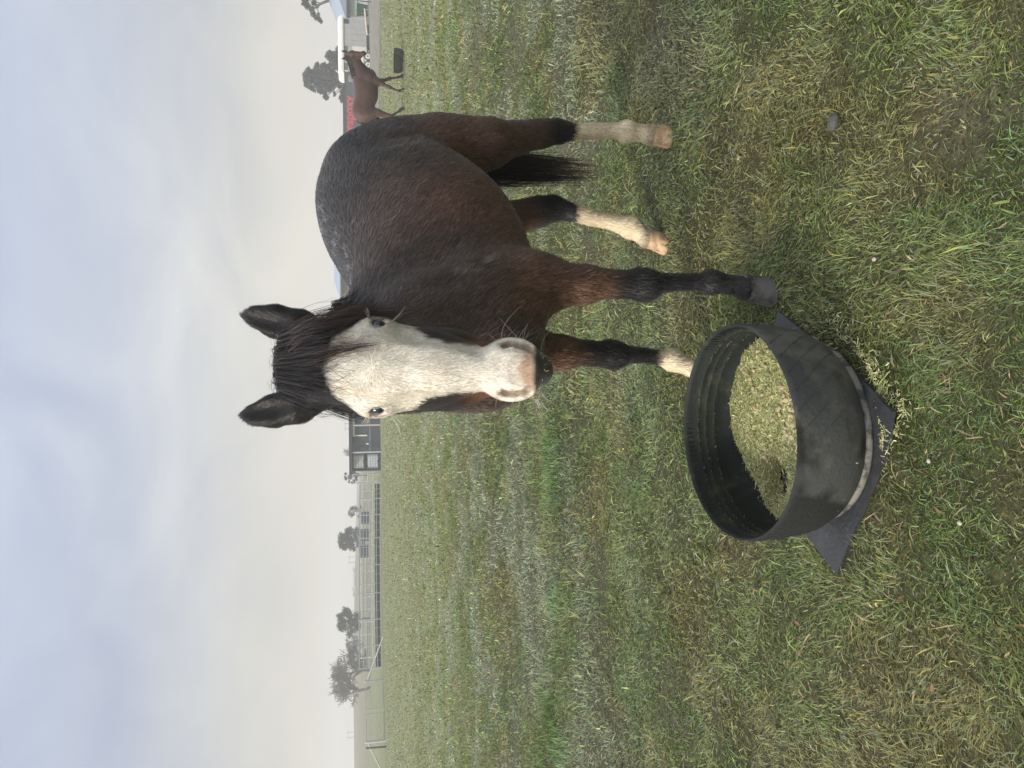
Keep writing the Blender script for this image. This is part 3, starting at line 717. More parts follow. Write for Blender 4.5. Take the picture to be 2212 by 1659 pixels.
    # ---- long hair
    def drape(pts, off):
        for i, p in enumerate(pts):
            loc, nr, idx, ds = bvh.find_nearest(Vector(p))
            if loc is None: continue
            dlt = Vector(p) - loc
            if dlt.dot(nr) < off: pts[i] = np.array(loc + nr * off)
        return pts
    dark = np.array([.026, .0235, .025]); red = np.array([.075, .042, .032])
    paths = []; cols = []; wid = []
    def lock(ctrl, n, spread, c, w, off, taper=1., wav=.004):
        """ctrl: head coordinates (x, y, z) the lock follows; spread at root and tip"""
        ctrl = np.array(ctrl); tt = np.linspace(0, 1, len(ctrl)); k = 12
        for i in range(n):
            L_ = rng.uniform(.55, 1.) if rng.random() < taper else rng.uniform(.35, .7); u = np.linspace(0, L_, k)
            q_ = np.stack([np.interp(u, tt, ctrl[:, j]) for j in range(3)], 1)
            sp = rng.normal(0, 1, 3) * np.array([1, .25, .6]); q_ += sp * (spread[0] * (1 - u) + spread[1] * u)[:, None]
            q_[:, 0] += wav * np.sin(u * 7 + rng.random() * 6) * u
            pp = drape([O + lt * a_ + dn * b_ + ou * c_ for a_, b_, c_ in q_], rng.uniform(*off))
            paths.append(np.array(pp)); cols.append(c * rng.uniform(.6, 1.5)); wid.append(rng.uniform(*w))
    for x0 in np.linspace(-.062, .062, 9):       # the bulk, combed down over the dark forehead
        lock([(x0 * .55, -.252, -.05), (x0 * .8, -.225, .01), (x0 * 1.05, -.16, .05), (x0 * 1.2, -.12, .08), (x0 * 1.3, -.09 + abs(x0) * .3, .10)], 110, (.014, .018), dark, (.0003, .00065), (.002, .010))
    lock([(.02, -.215, -.03), (.055, -.175, .04), (.085, -.12, .05), (.104, -.06, .03), (.112, .0, .0), (.122, .06, -.02), (.13, .10, -.03)], 330, (.018, .009), dark * .8 + red * .5, (.0003, .0007), (.002, .014), .8)
    lock([(.06, -.19, .0), (.09, -.15, .02), (.112, -.09, .01), (.122, -.02, -.01), (.128, .05, -.03)], 130, (.013, .008), dark * .9 + red * .3, (.0003, .0007), (.002, .012))
    lock([(.004, -.20, .0), (.010, -.15, .05), (.018, -.11, .08), (.033, -.06, .09), (.043, -.01, .09), (.05, .035, .09)], 120, (.012, .0035), dark * .7 + red * .5, (.0005, .0010), (.004, .011), .85, .002)
    for i in range(34):                           # single stray hairs curling over the white
        x0 = rng.normal(0, .045); d_ = rng.normal(0, .03)
        lock([(x0, -.16, .05), (x0 * 1.1, -.11, .08), (x0 * 1.15 + d_ * .3, -.07, .09), (x0 * 1.1 + d_, -.02, .10), (x0 + d_ * 1.6, .0, .10)], 2, (.003, .004), dark, (.0003, .0006), (.003, .012), 1., .010)
    for i in range(46):                           # fine hairs standing off against the sky
        x0 = rng.uniform(-.06, .09); y0 = -.205 + .03 * rng.random(); a_ = rng.normal(0, .5)
        q_ = [O + lt * (x0 + .05 * math.sin(a_) * u + .012 * math.sin(4 * u)) + dn * (y0 - .045 * math.sin(u * 2.6)) + ou * (.0 + .03 * u) for u in np.linspace(0, 1, 12)]
        paths.append(np.array(q_)); cols.append(dark); wid.append(.0004)
    strands(np.array(paths), np.array(wid), 'forelock', M_HAIR, root, np.array(cols))
    # wispy tips standing off against the sky
    paths = []; cols = []; wid = []
    crest = [np.array(p) for p in ((-.14, 0, 1.385), (.02, .01, 1.405), (.17, .06, 1.425), (.30, .15, 1.45), (.42, .26, 1.48), (.50, .34, 1.50))]
    for i in range(2600):
        t = rng.random() * 4.98; j0 = int(t); u0 = t - j0; p = crest[j0] * (1 - u0) + crest[j0 + 1] * u0
        tan = crest[min(5, j0 + 1)] - crest[j0]; tan /= np.linalg.norm(tan); side = np.cross((0, 0, 1), tan); side /= np.linalg.norm(side)
        sg = 1 if rng.random() < .72 else -1; Ltot = rng.uniform(.05, .17) * (.6 if t < 1 else 1); k = 8; pp = np.zeros((k, 3)); sw = rng.normal(0, .25)
        hgt = rng.uniform(.010, .045)
        for j in range(k):
            u = j / (k - 1)
            pp[j] = p + side * sg * (.010 + Ltot * (u ** .8) * .75) + np.array([0, 0, 1]) * (hgt * math.sin(min(1, u * 2) * math.pi) - Ltot * u * u * .9 + .012) + tan * (sw * Ltot * u + .006 * math.sin(u * 7 + i))
        drape(pp, .004 + .016 * rng.random()); paths.append(pp); cols.append(dark * rng.uniform(.7, 1.5)); wid.append(rng.uniform(.0006, .0012))
    strands(np.array(paths), np.array(wid), 'mane', M_HAIR, root, np.array(cols))
    # tail
    paths = []; cols = []; wid = []
    for i in range(2300):
        ci = rng.integers(0, 70); cr_ = np.random.default_rng(500 + ci); cr0, ca0, cl0 = .075 * math.sqrt(cr_.random()), cr_.random() * 6.283, cr_.random(); r = cr0 + rng.normal(0, .007); a = ca0 + rng.normal(0, .12); k = 12; pp = np.zeros((k, 3)); Ltot = .62 + .34 * cl0 + .18 * rng.random() ** 1.6; sp = rng.uniform(.7, 1.15)
        w1 = cr_.normal(0, .014) + rng.normal(0, .003)
        for j in range(k):
            u = j / (k - 1); fat = .3 + .9 * min(1, u * 2.2) - .2 * u
            pp[j] = (-(1.18 + .06 * min(1, u * 4) - .00 * u) + r * math.cos(a) * fat * .6, -.06 + r * math.sin(a) * fat * sp + w1 * math.sin(u * 6 + a * 3), 1.34 - Ltot * u + (.0 if u > .1 else 0))
        paths.append(pp); f_ = min(1, max(0, (Ltot - .68) / .4)); cols.append(dark * rng.uniform(.5, 1.1) * (1 - .5 * f_) + red * f_ * rng.uniform(.2, .8)); wid.append(rng.uniform(.0007, .0015))
    strands(np.array(paths), np.array(wid), 'tail', M_HAIR, root, np.array(cols))
    # whiskers and lashes
    paths = []; cols = []; wid = []
    def wisk(p, d, L_, droop, c_, w_):
        d = d / np.linalg.norm(d); pp = np.array([p + d * L_ * u + np.array([0, 0, -1]) * droop * L_ * u * u for u in np.linspace(0, 1, 7)]); paths.append(pp); cols.append(c_); wid.append(w_)
    for sd in (1, -1):
        for i in range(46):
            hy_ = rng.uniform(.26, .36); p = O + lt * sd * rng.uniform(.04, .066) + dn * hy_ + ou * rng.uniform(-.03, .02)
            wisk(p, lt * sd * rng.uniform(.5, 1.2) + dn * rng.normal(.25, .4) + ou * rng.normal(0, .3), rng.uniform(.015, .05) if i > 6 else rng.uniform(.06, .11), rng.normal(.1, .3), np.array([.45, .42, .38]) if rng.random() < .6 else np.array([.08, .07, .06]), .00045)
        for i in range(7):
            wisk(O + lt * sd * .10 + dn * .025 + ou * .01, lt * sd * rng.uniform(.3, .6) + dn * rng.uniform(.5, .9) + ou * rng.normal(.1, .1), rng.uniform(.03, .075), -.25, np.array([.6, .57, .5]), .0004)
        for i in range(14):
            wisk(O + lt * sd * (.098 + .006 * rng.random()) + dn * -.018 + ou * rng.uniform(.008, .02), lt * sd * 1.0 + dn * rng.normal(-.5 * 0 - .1, .18) + ou * rng.normal(.25, .2), rng.uniform(.018, .03), -.2, np.array([.75, .7, .6]), .0007)
    for i in range(26):
        p = O + lt * rng.normal(0, .02) + dn * .362 + ou * rng.uniform(-.03, .01); wisk(p, dn * 1.0 + lt * rng.normal(0, .6) + ou * .2, rng.uniform(.01, .025), 0, np.array([.1, .1, .09]), .0004)
    strands(np.array(paths), np.array(wid), 'whiskers', M_HAIR, root, np.array(cols))
    # bits of chewed hay stuck to the chin
    P = O + lt * rng.normal(0, .028, (60, 1)) + dn * rng.uniform(.345, .368, (60, 1)) + ou * rng.uniform(-.01, .022, (60, 1))
    D = rng.normal(size=(60, 3)); D /= np.linalg.norm(D, axis=1)[:, None]
    P = np.array([np.array(bvh.find_nearest(Vector(p))[0]) for p in P])
    blades(P, D, np.tile(ou, (60, 1)), rng.uniform(.004, .010, 60), rng.uniform(.0006, .001, 60), np.tile((.40, .38, .20), (60, 1)), 'hay_bits', M_HAIR, root)
    return root
near_horse()
M_BAY = mat('bay_coat', attr='col', rough=.55, spec=.3, sheen=.2, noise=.12, nscale=14)
def far_horse():
    p = at(872, 175, 21)
    root = thing('horse', (p[0], p[1], gh(p[0], p[1])), 'plain bay horse standing side on beside the farther tyre tub', 'horse', rotz=-.06)
    lt = np.array([.985, .17, 0]); ou = np.array([.16, -.96, .22]); ou -= lt * (ou @ lt); ou /= np.linalg.norm(ou); dn = np.cross(ou, lt); dn = dn if dn[2] < 0 else -dn
    hd = (np.array([.53, -.28, 1.40]), lt, dn, ou)
    J = dict(
        torso=[(-.24, 1.05, .88, .05), (-.16, 1.22, .80, .14), (-.06, 1.35, .75, .19), (.06, 1.425, .73, .21), (.2, 1.40, .715, .25), (.4, 1.385, .715, .29), (.55, 1.385, .73, .29), (.7, 1.425, .80, .28),
               (.85, 1.44, .86, .27), (1.0, 1.41, .90, .25), (1.12, 1.36, .96, .21), (1.22, 1.24, 1.04, .12)],
        hind=[((.92, .16, .92), (1.05, .17, .80), (1.16, .17, .56), (1.19, .17, .46), (1.24, .17, .52), (1.17, .17, .40), (1.12, .17, .22), (1.10, .17, .17), (1.07, .17, .11), (1.05, .17, .075)),
              ((.88, -.16, .90), (.96, -.17, .74), (1.02, -.17, .48), (1.04, -.17, .39), (1.09, -.17, .44), (1.01, -.17, .33), (.89, -.17, .16), (.87, -.17, .13), (.84, -.17, .095), (.82, -.17, .07))],
        fore=[((.06, .15, .78), (-.10, .16, .39), (-.115, .16, .33), (-.14, .16, .20), (-.15, .16, .16), (-.17, .16, .10), (-.18, .16, .075)),
              ((.11, -.15, .78), (.25, -.16, .40), (.27, -.16, .34), (.32, -.16, .20), (.33, -.16, .155), (.315, -.16, .10), (.305, -.16, .075))],
        neck=([(.06, 0, 1.10), (-.16, -.03, 1.19), (-.34, -.12, 1.32), (-.47, -.21, 1.40)], (.25, .205, .15, .12)), head=hd)
    f = build_field(J, .016, (-1.34, -.62, .045), (.86, .42, 1.85)); V, Q = f.mesh()
    x, y, z = V.T; n1 = fbm(x * 4 + 3, z * 4 + y, 9)
    C = np.tile((.068, .036, .028), (len(V), 1)) * (.75 + .5 * n1)[:, None]
    def lay(w, c):
        nonlocal C
        w = np.clip(w, 0, 1)[:, None]; C = C * (1 - w) + np.asarray(c) * w
    lay(sstep(.42, .30, z + .08 * (n1 - .5)) * .9, (.022, .018, .017))
    lay((x > .1) * sstep(.86, 1.0, z) * .35, (.05, .03, .026))
    q = V - hd[0]; hx, hy, hz = q @ lt, q @ dn, q @ ou; hm = (np.abs(hx) < .16) & (hy > -.4) & (hy < .42) & (hz > -.22) & (hz < .16)
    lay(hm * sstep(-.14, -.19, hy) * .8, (.03, .02, .018)); lay(hm * sstep(.24, .32, hy) * .85, (.022, .018, .017))
    mesh_np('body', V, Q, M_BAY, root, True, C)
    dark = mat('bay_mane', (.022, .017, .016), .5)
    for co, gr in (((1.05, .17, .075), (1.03, .17, 0)), ((.82, -.17, .07), (.80, -.17, 0)), ((-.18, .16, .075), (-.20, .16, 0)), ((.305, -.16, .075), (.29, -.16, 0))):
        hoof('hoof', (-co[0], co[1], co[2] + .012), (-gr[0], gr[1], 0), .047, .056, dark, root)
    paths = []; W = []
    cr = [np.array(p) for p in ((.0, 0, 1.43), (.17, -.03, 1.465), (.33, -.12, 1.52), (.47, -.22, 1.60))]
    for i in range(420):
        t = rng.random() * 2.98; j = int(t); p0 = cr[j] * (1 - t + j) + cr[j + 1] * (t - j); sd = 1 if rng.random() < .6 else -1; L_ = rng.uniform(.08, .2)
        paths.append([p0 + np.array([-.03 * u, sd * (.03 + .09 * u), .03 * math.sin(u * 3) - L_ * u * u]) for u in np.linspace(0, 1, 6)]); W.append(rng.uniform(.003, .006))
    strands(np.array(paths), np.array(W), 'mane', dark, root)
    paths = []; W = []
    for i in range(300):
        a = rng.random() * 6.28; r = .06 * math.sqrt(rng.random()); L_ = rng.uniform(.6, .95)
        paths.append([(-1.18 - .10 * min(1, u * 3) + r * math.cos(a) * (.4 + u), r * math.sin(a) * (.4 + u), 1.31 - L_ * u) for u in np.linspace(0, 1, 8)]); W.append(rng.uniform(.003, .006))
    strands(np.array(paths), np.array(W), 'tail', dark, root)
far_horse()
# ------------------------------------------------------------------ tyre feed tubs
def rubber(name, base, side_col):
    m = mat(name, base, .62, spec=.35, noise=.25, nscale=5, dirt=((.19, .18, .155), 6., .50, .74), bump=.2, bscale=90); nt = m.node_tree; L = nt.links.new
    # darker patches, increasing towards one side of the wall
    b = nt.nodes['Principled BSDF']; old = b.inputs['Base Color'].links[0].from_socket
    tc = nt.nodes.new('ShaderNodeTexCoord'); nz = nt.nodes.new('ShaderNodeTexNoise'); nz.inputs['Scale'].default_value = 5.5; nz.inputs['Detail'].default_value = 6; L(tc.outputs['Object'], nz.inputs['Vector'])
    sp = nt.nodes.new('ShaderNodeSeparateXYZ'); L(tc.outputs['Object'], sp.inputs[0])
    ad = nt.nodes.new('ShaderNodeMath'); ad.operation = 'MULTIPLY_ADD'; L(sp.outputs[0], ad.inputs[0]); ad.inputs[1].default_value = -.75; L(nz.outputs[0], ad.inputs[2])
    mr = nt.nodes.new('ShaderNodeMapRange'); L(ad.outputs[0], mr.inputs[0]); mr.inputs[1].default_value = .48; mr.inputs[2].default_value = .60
    mx = nt.nodes.new('ShaderNodeMix'); mx.data_type = 'RGBA'; L(mr.outputs[0], mx.inputs[0]); L(old, mx.inputs[6]); mx.inputs[7].default_value = (*side_col, 1); L(mx.outputs[2], b.inputs['Base Color'])
    return m
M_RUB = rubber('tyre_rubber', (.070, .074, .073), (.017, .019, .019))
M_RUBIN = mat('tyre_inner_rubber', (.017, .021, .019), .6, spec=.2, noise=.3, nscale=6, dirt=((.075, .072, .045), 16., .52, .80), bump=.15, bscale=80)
M_BEAD = mat('tyre_bead', (.20, .19, .165), .7, dirt=((.05, .05, .048), 26., .46, .56), bump=.3, bscale=50)
RX, RY = .318, .336
def oval(prof, n=144, closed=False):
    V = []; F = []
    for r, z in prof:
        for i in range(n):
            a = 2 * math.pi * i / n; w = 1 + .008 * math.sin(3 * a + 1) ; V.append((RX * r * math.cos(a) * w, RY * r * math.sin(a) * w, z))
    for j in range(len(prof) - 1):
        for i in range(n): k = (i + 1) % n; F.append((j * n + i, j * n + k, j * n + n + k, j * n + n + i))
    return V, F
def tub(x, y, label, rotz=0., scale=1.):
    root = thing('tyre_tub', (x, y, float(gh(x, y))), label, 'feed tub', None, rotz)
    OUT = [(.80, .030), (.845, .036), (.90, .056), (.945, .088), (.975, .13), (.99, .175), (.996, .22), (.998, .25), (.996, .264), (.988, .270)]
    b = MB(); b.add(*oval(OUT))
    def R_at(z): return float(np.interp(z, [p[1] for p in OUT], [p[0] for p in OUT]))
    for k in range(36):                       # slanting moulding lines of the carcass
        a0 = 2 * math.pi * k / 36; pts = []
        for u in np.linspace(0, 1, 9):
            z = .262 - .195 * u; a = a0 + .50 * u; r = R_at(z) + .0006; pts.append((RX * r * math.cos(a), RY * r * math.sin(a), z))
        b.tube(pts, 0.0009, 4, False)
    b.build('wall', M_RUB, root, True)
    IN = [(.988, .270), (.972, .266), (.966, .255)]
    for zc in (.222, .195, .165): IN += [(.960, zc + .003), (.9565, zc + .0012), (.9565, zc - .0012), (.9595, zc - .003)]
    IN += [(.945, .12), (.91, .085), (.86, .058), (.78, .042), (.02, .040)]
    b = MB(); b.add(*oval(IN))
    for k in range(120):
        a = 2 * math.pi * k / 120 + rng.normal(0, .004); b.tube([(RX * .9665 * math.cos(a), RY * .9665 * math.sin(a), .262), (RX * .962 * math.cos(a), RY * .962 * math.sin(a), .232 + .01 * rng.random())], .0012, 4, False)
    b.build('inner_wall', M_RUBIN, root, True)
    b = MB(); b.add(*oval([(.76, .014), (.845, .014), (.858, .020), (.854, .030), (.84, .037), (.80, .035)])); b.build('bead', M_BEAD, root, True)
    return root
def mat_and_feed():
    q = [Vector(c) for c in MATQ]; b = MB(); N_ = 14
    def P(u, v): p = (q[0] * (1 - u) + q[1] * u) * (1 - v) + (q[3] * (1 - u) + q[2] * u) * v; return p
    V = []; F = []
    for i in range(N_ + 1):
        for j in range(N_ + 1):
            u, v = i / N_, j / N_; p = P(u, v); e = max(abs(u - .5), abs(v - .5)) * 2
            V.append((p.x, p.y, .012 + .004 * (fbm(np.array(u * 3.), np.array(v * 3.), 8) - .5) + .03 * sstep(.80, 1, u) * sstep(.3, .0, v)))
    n1 = len(V); V += [(x, y, z - .011) for x, y, z in V]
    id_ = lambda i, j: i * (N_ + 1) + j
    for i in range(N_):
        for j in range(N_):
            F.append((id_(i, j), id_(i + 1, j), id_(i + 1, j + 1), id_(i, j + 1))); F.append(tuple(n1 + t for t in (id_(i, j), id_(i, j + 1), id_(i + 1, j + 1), id_(i + 1, j))))
    ed = [id_(i, 0) for i in range(N_ + 1)] + [id_(N_, j) for j in range(1, N_ + 1)] + [id_(i, N_) for i in range(N_ - 1, -1, -1)] + [id_(0, j) for j in range(N_ - 1, 0, -1)]
    for a, c in zip(ed, ed[1:] + ed[:1]): F.append((a, c, c + n1, a + n1))
    b.add(V, F); m = mat('rubber_mat', (.040, .044, .049), .5, spec=.4, noise=.25, nscale=9, dirt=((.03, .032, .034), 6., .48, .60), bump=.3, bscale=70)
    tag(b.build('rubber_mat', m), 'thin black rubber mat under the nearest tyre tub, its corners poking out over the grass', 'mat')
    tub(TUB[0], TUB[1], 'wide cut tyre feed tub full of chopped hay, nearest on the grass', -.12)
    # ---- chopped hay: a heap inside the tub, with one bare spot
    n = 90; g = np.linspace(-1, 1, n); X, Y = np.meshgrid(g * RX * .93, g * RY * .93); rr = np.sqrt((X / RX) ** 2 + (Y / RY) ** 2)
    hole = 1.3 * np.exp(-((X + .165) / .055) ** 2 - ((Y - .045) / .05) ** 2) + 1.0 * sstep(.35, .46, Y - X)
    hz = .104 + .024 * np.clip(X / RX, -1, 1) + .022 * (fbm(X * 14 + 4, Y * 14, 71) - .5) - .075 * np.clip(hole, 0, 1)
    zin = lambda q: np.interp(q, [0, .78, .86, .91, .945], [.040, .042, .058, .085, .12]); wall_ = zin(rr)
    i = np.arange(n * n).reshape(n, n); Q = np.stack([i[:-1, :-1], i[:-1, 1:], i[1:, 1:], i[1:, :-1]], -1).reshape(-1, 4); Q = Q[(hz.ravel()[Q] > wall_.ravel()[Q] - .006).all(1) & (rr.ravel()[Q] < .93).all(1)]
    V = np.stack([X, Y, hz], -1).reshape(-1, 3)
    Vs = [V]; Qs = [Q]; Cs = [np.tile((.17, .16, .065), (n * n, 1))]
    m_ = 34000; a = rng.uniform(0, 6.283, m_); r = .92 * np.sqrt(rng.random(m_)); x = RX * r * np.cos(a); y = RY * r * np.sin(a)
    fx = (x / (RX * .93) + 1) / 2 * (n - 1); fy = (y / (RY * .93) + 1) / 2 * (n - 1); ix, iy = fx.astype(int).clip(0, n - 1), fy.astype(int).clip(0, n - 1); z = hz[iy, ix]
    zi = zin(np.sqrt((x / RX) ** 2 + (y / RY) ** 2)); keep = (z > zi) | (rng.random(m_) < .05); x, y, z = x[keep], y[keep], np.maximum(z[keep], zi[keep] + .002); m_ = len(x)
    def chaff(x, y, z, zl=.004, up=.35):
        m_ = len(x); az = rng.uniform(0, 6.283, m_); ti = rng.normal(0, up, m_); D = np.stack([np.cos(az) * np.cos(ti), np.sin(az) * np.cos(ti), np.sin(ti)], 1); L_ = rng.lognormal(-5.25, .5, m_) ; W = rng.uniform(.0004, .0013, m_)
        T = np.stack([-np.sin(az), np.cos(az), rng.normal(0, .5, m_)], 1); T /= np.linalg.norm(T, axis=1)[:, None]; P0 = np.stack([x, y, z + rng.uniform(0, zl, m_)], 1)
        V = np.stack([P0 - D * L_[:, None] - T * W[:, None], P0 - D * L_[:, None] + T * W[:, None], P0 + D * L_[:, None] + T * W[:, None], P0 + D * L_[:, None] - T * W[:, None]], 1).reshape(-1, 3)
        k = rng.random(m_)[:, None]; c = np.where(k < .42, (.42, .42, .20), np.where(k < .72, (.28, .32, .115), np.where(k < .86, (.16, .18, .06), (.60, .55, .34)))) * rng.lognormal(0, .22, (m_, 1))
        return V, np.arange(m_ * 4).reshape(-1, 4), np.repeat(c, 4, 0)
    v, q_, c = chaff(x, y, z); Vs.append(v); Qs.append(q_ + len(V)); Cs.append(c)
    # dust and bits lying in the grooves of the inner wall
    k = 1500; a = rng.uniform(0, 6.283, k); zc = rng.choice([.221, .194, .164], k) + rng.normal(0, .002, k)
    v, q_, c = chaff(RX * .951 * np.cos(a), RY * .951 * np.sin(a), zc, .001, .2); v = (v.reshape(-1, 4, 3) * .35 + v.reshape(-1, 4, 3).mean(1, keepdims=True) * .65).reshape(-1, 3); Qs.append(q_ + sum(len(t) for t in Vs)); Vs.append(v); Cs.append(c * .8)
    m = mat('chopped_hay', attr='col', rough=.8, spec=.2, noise=.2, nscale=60)
    o = mesh_np('chopped_hay', np.concatenate(Vs), Qs, m, None, False, np.concatenate(Cs)); o.location = (TUB[0], TUB[1], 0); o.rotation_euler = (0, 0, -.12); tag(o, 'chopped hay heaped in the nearest tyre tub', 'hay', kind='stuff')
    # pellets
    pm = mat('feed_pellet', (.46, .36, .22), .85, noise=.25, nscale=60, bump=.5, bscale=200); base = None
    spots = []
    for cx, cy, s_, k in ((.17, .12, .045, 14), (.10, -.02, .05, 12), (-.02, -.14, .06, 18), (.0, .06, .10, 10), (-.13, -.16, .05, 14), (.06, -.12, .05, 12)):
        for _ in range(k): spots.append((cx + rng.normal(0, s_), cy + rng.normal(0, s_)))
    for (x, y) in spots:
        if (x / RX) ** 2 + (y / RY) ** 2 > .74: continue
        jx = int((x / (RX * .93) + 1) / 2 * (n - 1)); jy = int((y / (RY * .93) + 1) / 2 * (n - 1)); z = max(hz[jy, jx], .044)
        if base is None:
            b = MB(); V = []; F = []
            for zz, r in ((-.0042, .0052), (-.0030, .0072), (.0030, .0072), (.0042, .0054)):
                for i in range(10): a = i * .6283; V.append((r * math.cos(a) * (1 + .06 * math.sin(3 * a)), r * math.sin(a), zz))
            for j in range(3):
                for i in range(10): F.append((j * 10 + i, j * 10 + (i + 1) % 10, j * 10 + 10 + (i + 1) % 10, j * 10 + 10 + i))
            F.append(tuple(range(9, -1, -1))); F.append(tuple(range(30, 40))); b.add(V, F); base = b.build('feed_pellet', pm, None, True); o = base
        else: o = base.copy(); COL.objects.link(o)
        ca, sa = math.cos(-.12), math.sin(-.12)
        o.location = (TUB[0] + x * ca - y * sa, TUB[1] + x * sa + y * ca, z + .005); o.rotation_euler = (rng.normal(0, .5), rng.normal(0, .5), rng.random() * 6); k_ = rng.uniform(.85, 1.2); o.scale = (k_, k_, k_)
        tag(o, 'round tan feed pellet on the chopped hay in the tub', 'pellet', 'feed pellets in the tub')
    # spilled chaff in front of the tub
    k = 1500; u = rng.random(k); x = MATQ[1][0] + rng.normal(.03, .11, k); y = MATQ[1][1] + .035 + .75 * np.abs(x - MATQ[1][0]) * np.where(x < MATQ[1][0], .75, 1.2) + rng.normal(0, .032, k)
    inn = in_quad(x, y, MATQ, -.004); z = np.where(inn, .023, .012); out = np.hypot((x - TUB[0]) / RX, (y - TUB[1]) / RY) > .96; x, y, z = x[out], y[out], z[out]
    v, q_, c = chaff(x, y, z, .003, .15); tag(mesh_np('spilled_hay', v, q_, m, None, False, c), 'chopped hay spilled in front of the nearest tub', 'hay', kind='stuff')
mat_and_feed()
_p = at(874, 132, 21); tub(_p[0], _p[1], 'small looking dark tyre tub far off at the feet of the bay horse', .4)
# ------------------------------------------------------------------ small things on the turf
def pebble(ix, iy, r, col, label, name, cat, group=None):
    p = on_ground(ix, iy); V = []; F = []; m_, n = 7, 12
    for i in range(m_ + 1):
        t = math.pi * i / m_
        for j in range(n):
            a = 2 * math.pi * j / n; k = r * (1 + .28 * (vnoise(np.array(i * .7 + ix), np.array(abs(j - 6) * .6 + iy), 3) - .5)); V.append((k * math.sin(t) * math.cos(a), k * .8 * math.sin(t) * math.sin(a), k * .6 * math.cos(t)))
    for i in range(m_):
        for j in range(n): F.append((i * n + j, i * n + n + j, i * n + n + (j + 1) % n, i * n + (j + 1) % n))
    o = MB().add(V, F).build(name, col, None, True); o.location = (p[0], p[1], r * .35 + float(gh(p[0], p[1]))); o.rotation_euler = (0, 0, ix); return tag(o, label, cat, group)
_st = mat('dark_stone', (.075, .075, .07), .8, noise=.4, nscale=30, bump=.6, bscale=60); _wp = mat('pale_pebble', (.50, .44, .35), .8, noise=.2, nscale=40)
pebble(1806, 265, .025, _st, 'dark grey stone lying in the short turf', 'stone', 'stone')
for ix, iy in ((2008, 996), (1597, 343), (1692, 663), (1664, 645), (1495, 905), (1270, 1238), (1830, 1048), (2075, 1130), (1490, 1165), (1745, 470), (1890, 560)):
    pebble(ix, iy, rng.uniform(.006, .009), _wp, 'small pale pebble lying in the grass', 'pebble', 'pebble', 'pale pebbles in the grass')
_lf = mat('dead_leaf', (.20, .11, .06), .8, noise=.3, nscale=40)
for ix, iy in ((2030, 1485), (1960, 1295), (1735, 1345)):
    p = on_ground(ix, iy); a = rng.random() * 6; V = []; F = []
    for i in range(7):
        u = i / 6; w = .0055 * math.sin(math.pi * min(1, u * .97 + .03)) ** .8; V += [((u - .5) * .032, -w, .004 + .006 * u * u), ((u - .5) * .032, 0, .001 + .006 * u * u), ((u - .5) * .032, w, .005 + .006 * u * u)]
        if i: F += [(3 * i - 3, 3 * i - 2, 3 * i + 1, 3 * i), (3 * i - 2, 3 * i - 1, 3 * i + 2, 3 * i + 1)]
    o = MB().add(V, F).build('dead_leaf', _lf, None, True); o.location = (p[0], p[1], .016); o.rotation_euler = (rng.normal(0, .3), rng.normal(0, .2), a); tag(o, 'rust brown dead leaf lying on the grass', 'leaf', 'dead leaves on the grass')
# ------------------------------------------------------------------ yards, sheds, trailer, trees
GALV = mat('galvanised_steel', (.36, .39, .42), .45, metal=.4, noise=.15, nscale=3)
WHITE = mat('white_paint', (.74, .74, .71), .5, noise=.06, nscale=4)
DARKW = mat('dark_cladding', (.050, .062, .078), .6, noise=.12, nscale=2, bump=0)
DARKT = mat('dark_trim', (.030, .036, .044), .6)
BELT = mat('rubber_belt', (.045, .06, .08), .7, noise=.2, nscale=3)
def gp(iy, y, ix=800):
    x = float(at(ix, iy, y)[0]); return x, float(gh(x, y))
# corral panels, left to right in the upright view
def corral():
    iys = [1443, 1395, 1338, 1281, 1220, 1162, 1112, 1077, 1046]
    ys = np.interp(iys, [1046, 1443], [54, 50]); rails = (.30, .72, .98, 1.20, 1.48); n = 0
    for i in range(len(iys) - 1):
        x0, z0 = gp(iys[i], ys[i]); x1, z1 = gp(iys[i + 1], ys[i + 1])
        where = ('open end panel of the corral beside the paddock fence', 'second corral panel from the paddock fence end', 'third corral panel from the paddock fence end', 'fourth corral panel, in front of the misty far trees', 'fifth corral panel, right of the power pole',
                 'corral panel in front of the round dark gum tree', 'narrow corral panel next before the water tank end', 'last narrow corral panel beside the steel gateway')[i]
        r = thing('corral_panel', (x0, float(ys[i]), z0), 'grey steel ' + where if 'grey' not in where else where, 'fence panel', 'steel panels of the corral')
        d = Vector((x1 - x0, float(ys[i + 1] - ys[i]), z1 - z0))
        MB().tube([(0, 0, 0), (0, 0, 1.55)], .045, 6).build('post', GALV, r); 
        for h in rails: MB().tube([Vector((0, 0, h)), d + Vector((0, 0, h))], .030 if h < 1.4 else .036, 6).build('rail', GALV, r)
        for u in (.33, .66): MB().tube([d * u + Vector((0, 0, .05)), d * u + Vector((0, 0, 1.46))], .016, 5).build('upright', GALV, r)
        a = math.atan2(d.y, d.x); MB().box((d.x / 2, d.y / 2 + .06, d.z / 2 + .25), (d.xy.length, .02, .34), a).build('kickboard', BELT, r)
    x1, z1 = gp(1046, 54)
    r = thing('steel_gateway', (x1, 54.0, z1), 'thin grey steel gateway frame between the corral and the dark shed', 'gateway'); x2 = gp(1024, 54)[0] - x1
    for xx in (.12, x2): MB().tube([(xx, 0, 0), (xx, 0, 2.0)], .04, 6).build('post', GALV, r)
    MB().tube([(.12, 0, 1.97), (x2, 0, 1.97)], .035, 6).build('top_bar', GALV, r)
    MB().tube([(x2, 0, .25), (.12, 0, .25)], .025, 6).build('rail', GALV, r); MB().tube([(x2, 0, .8), (.12, 0, .8)], .025, 6).build('rail', GALV, r)
corral()
YARD = mat('yard_paint', (.46, .46, .45), .6, noise=.2, nscale=3)
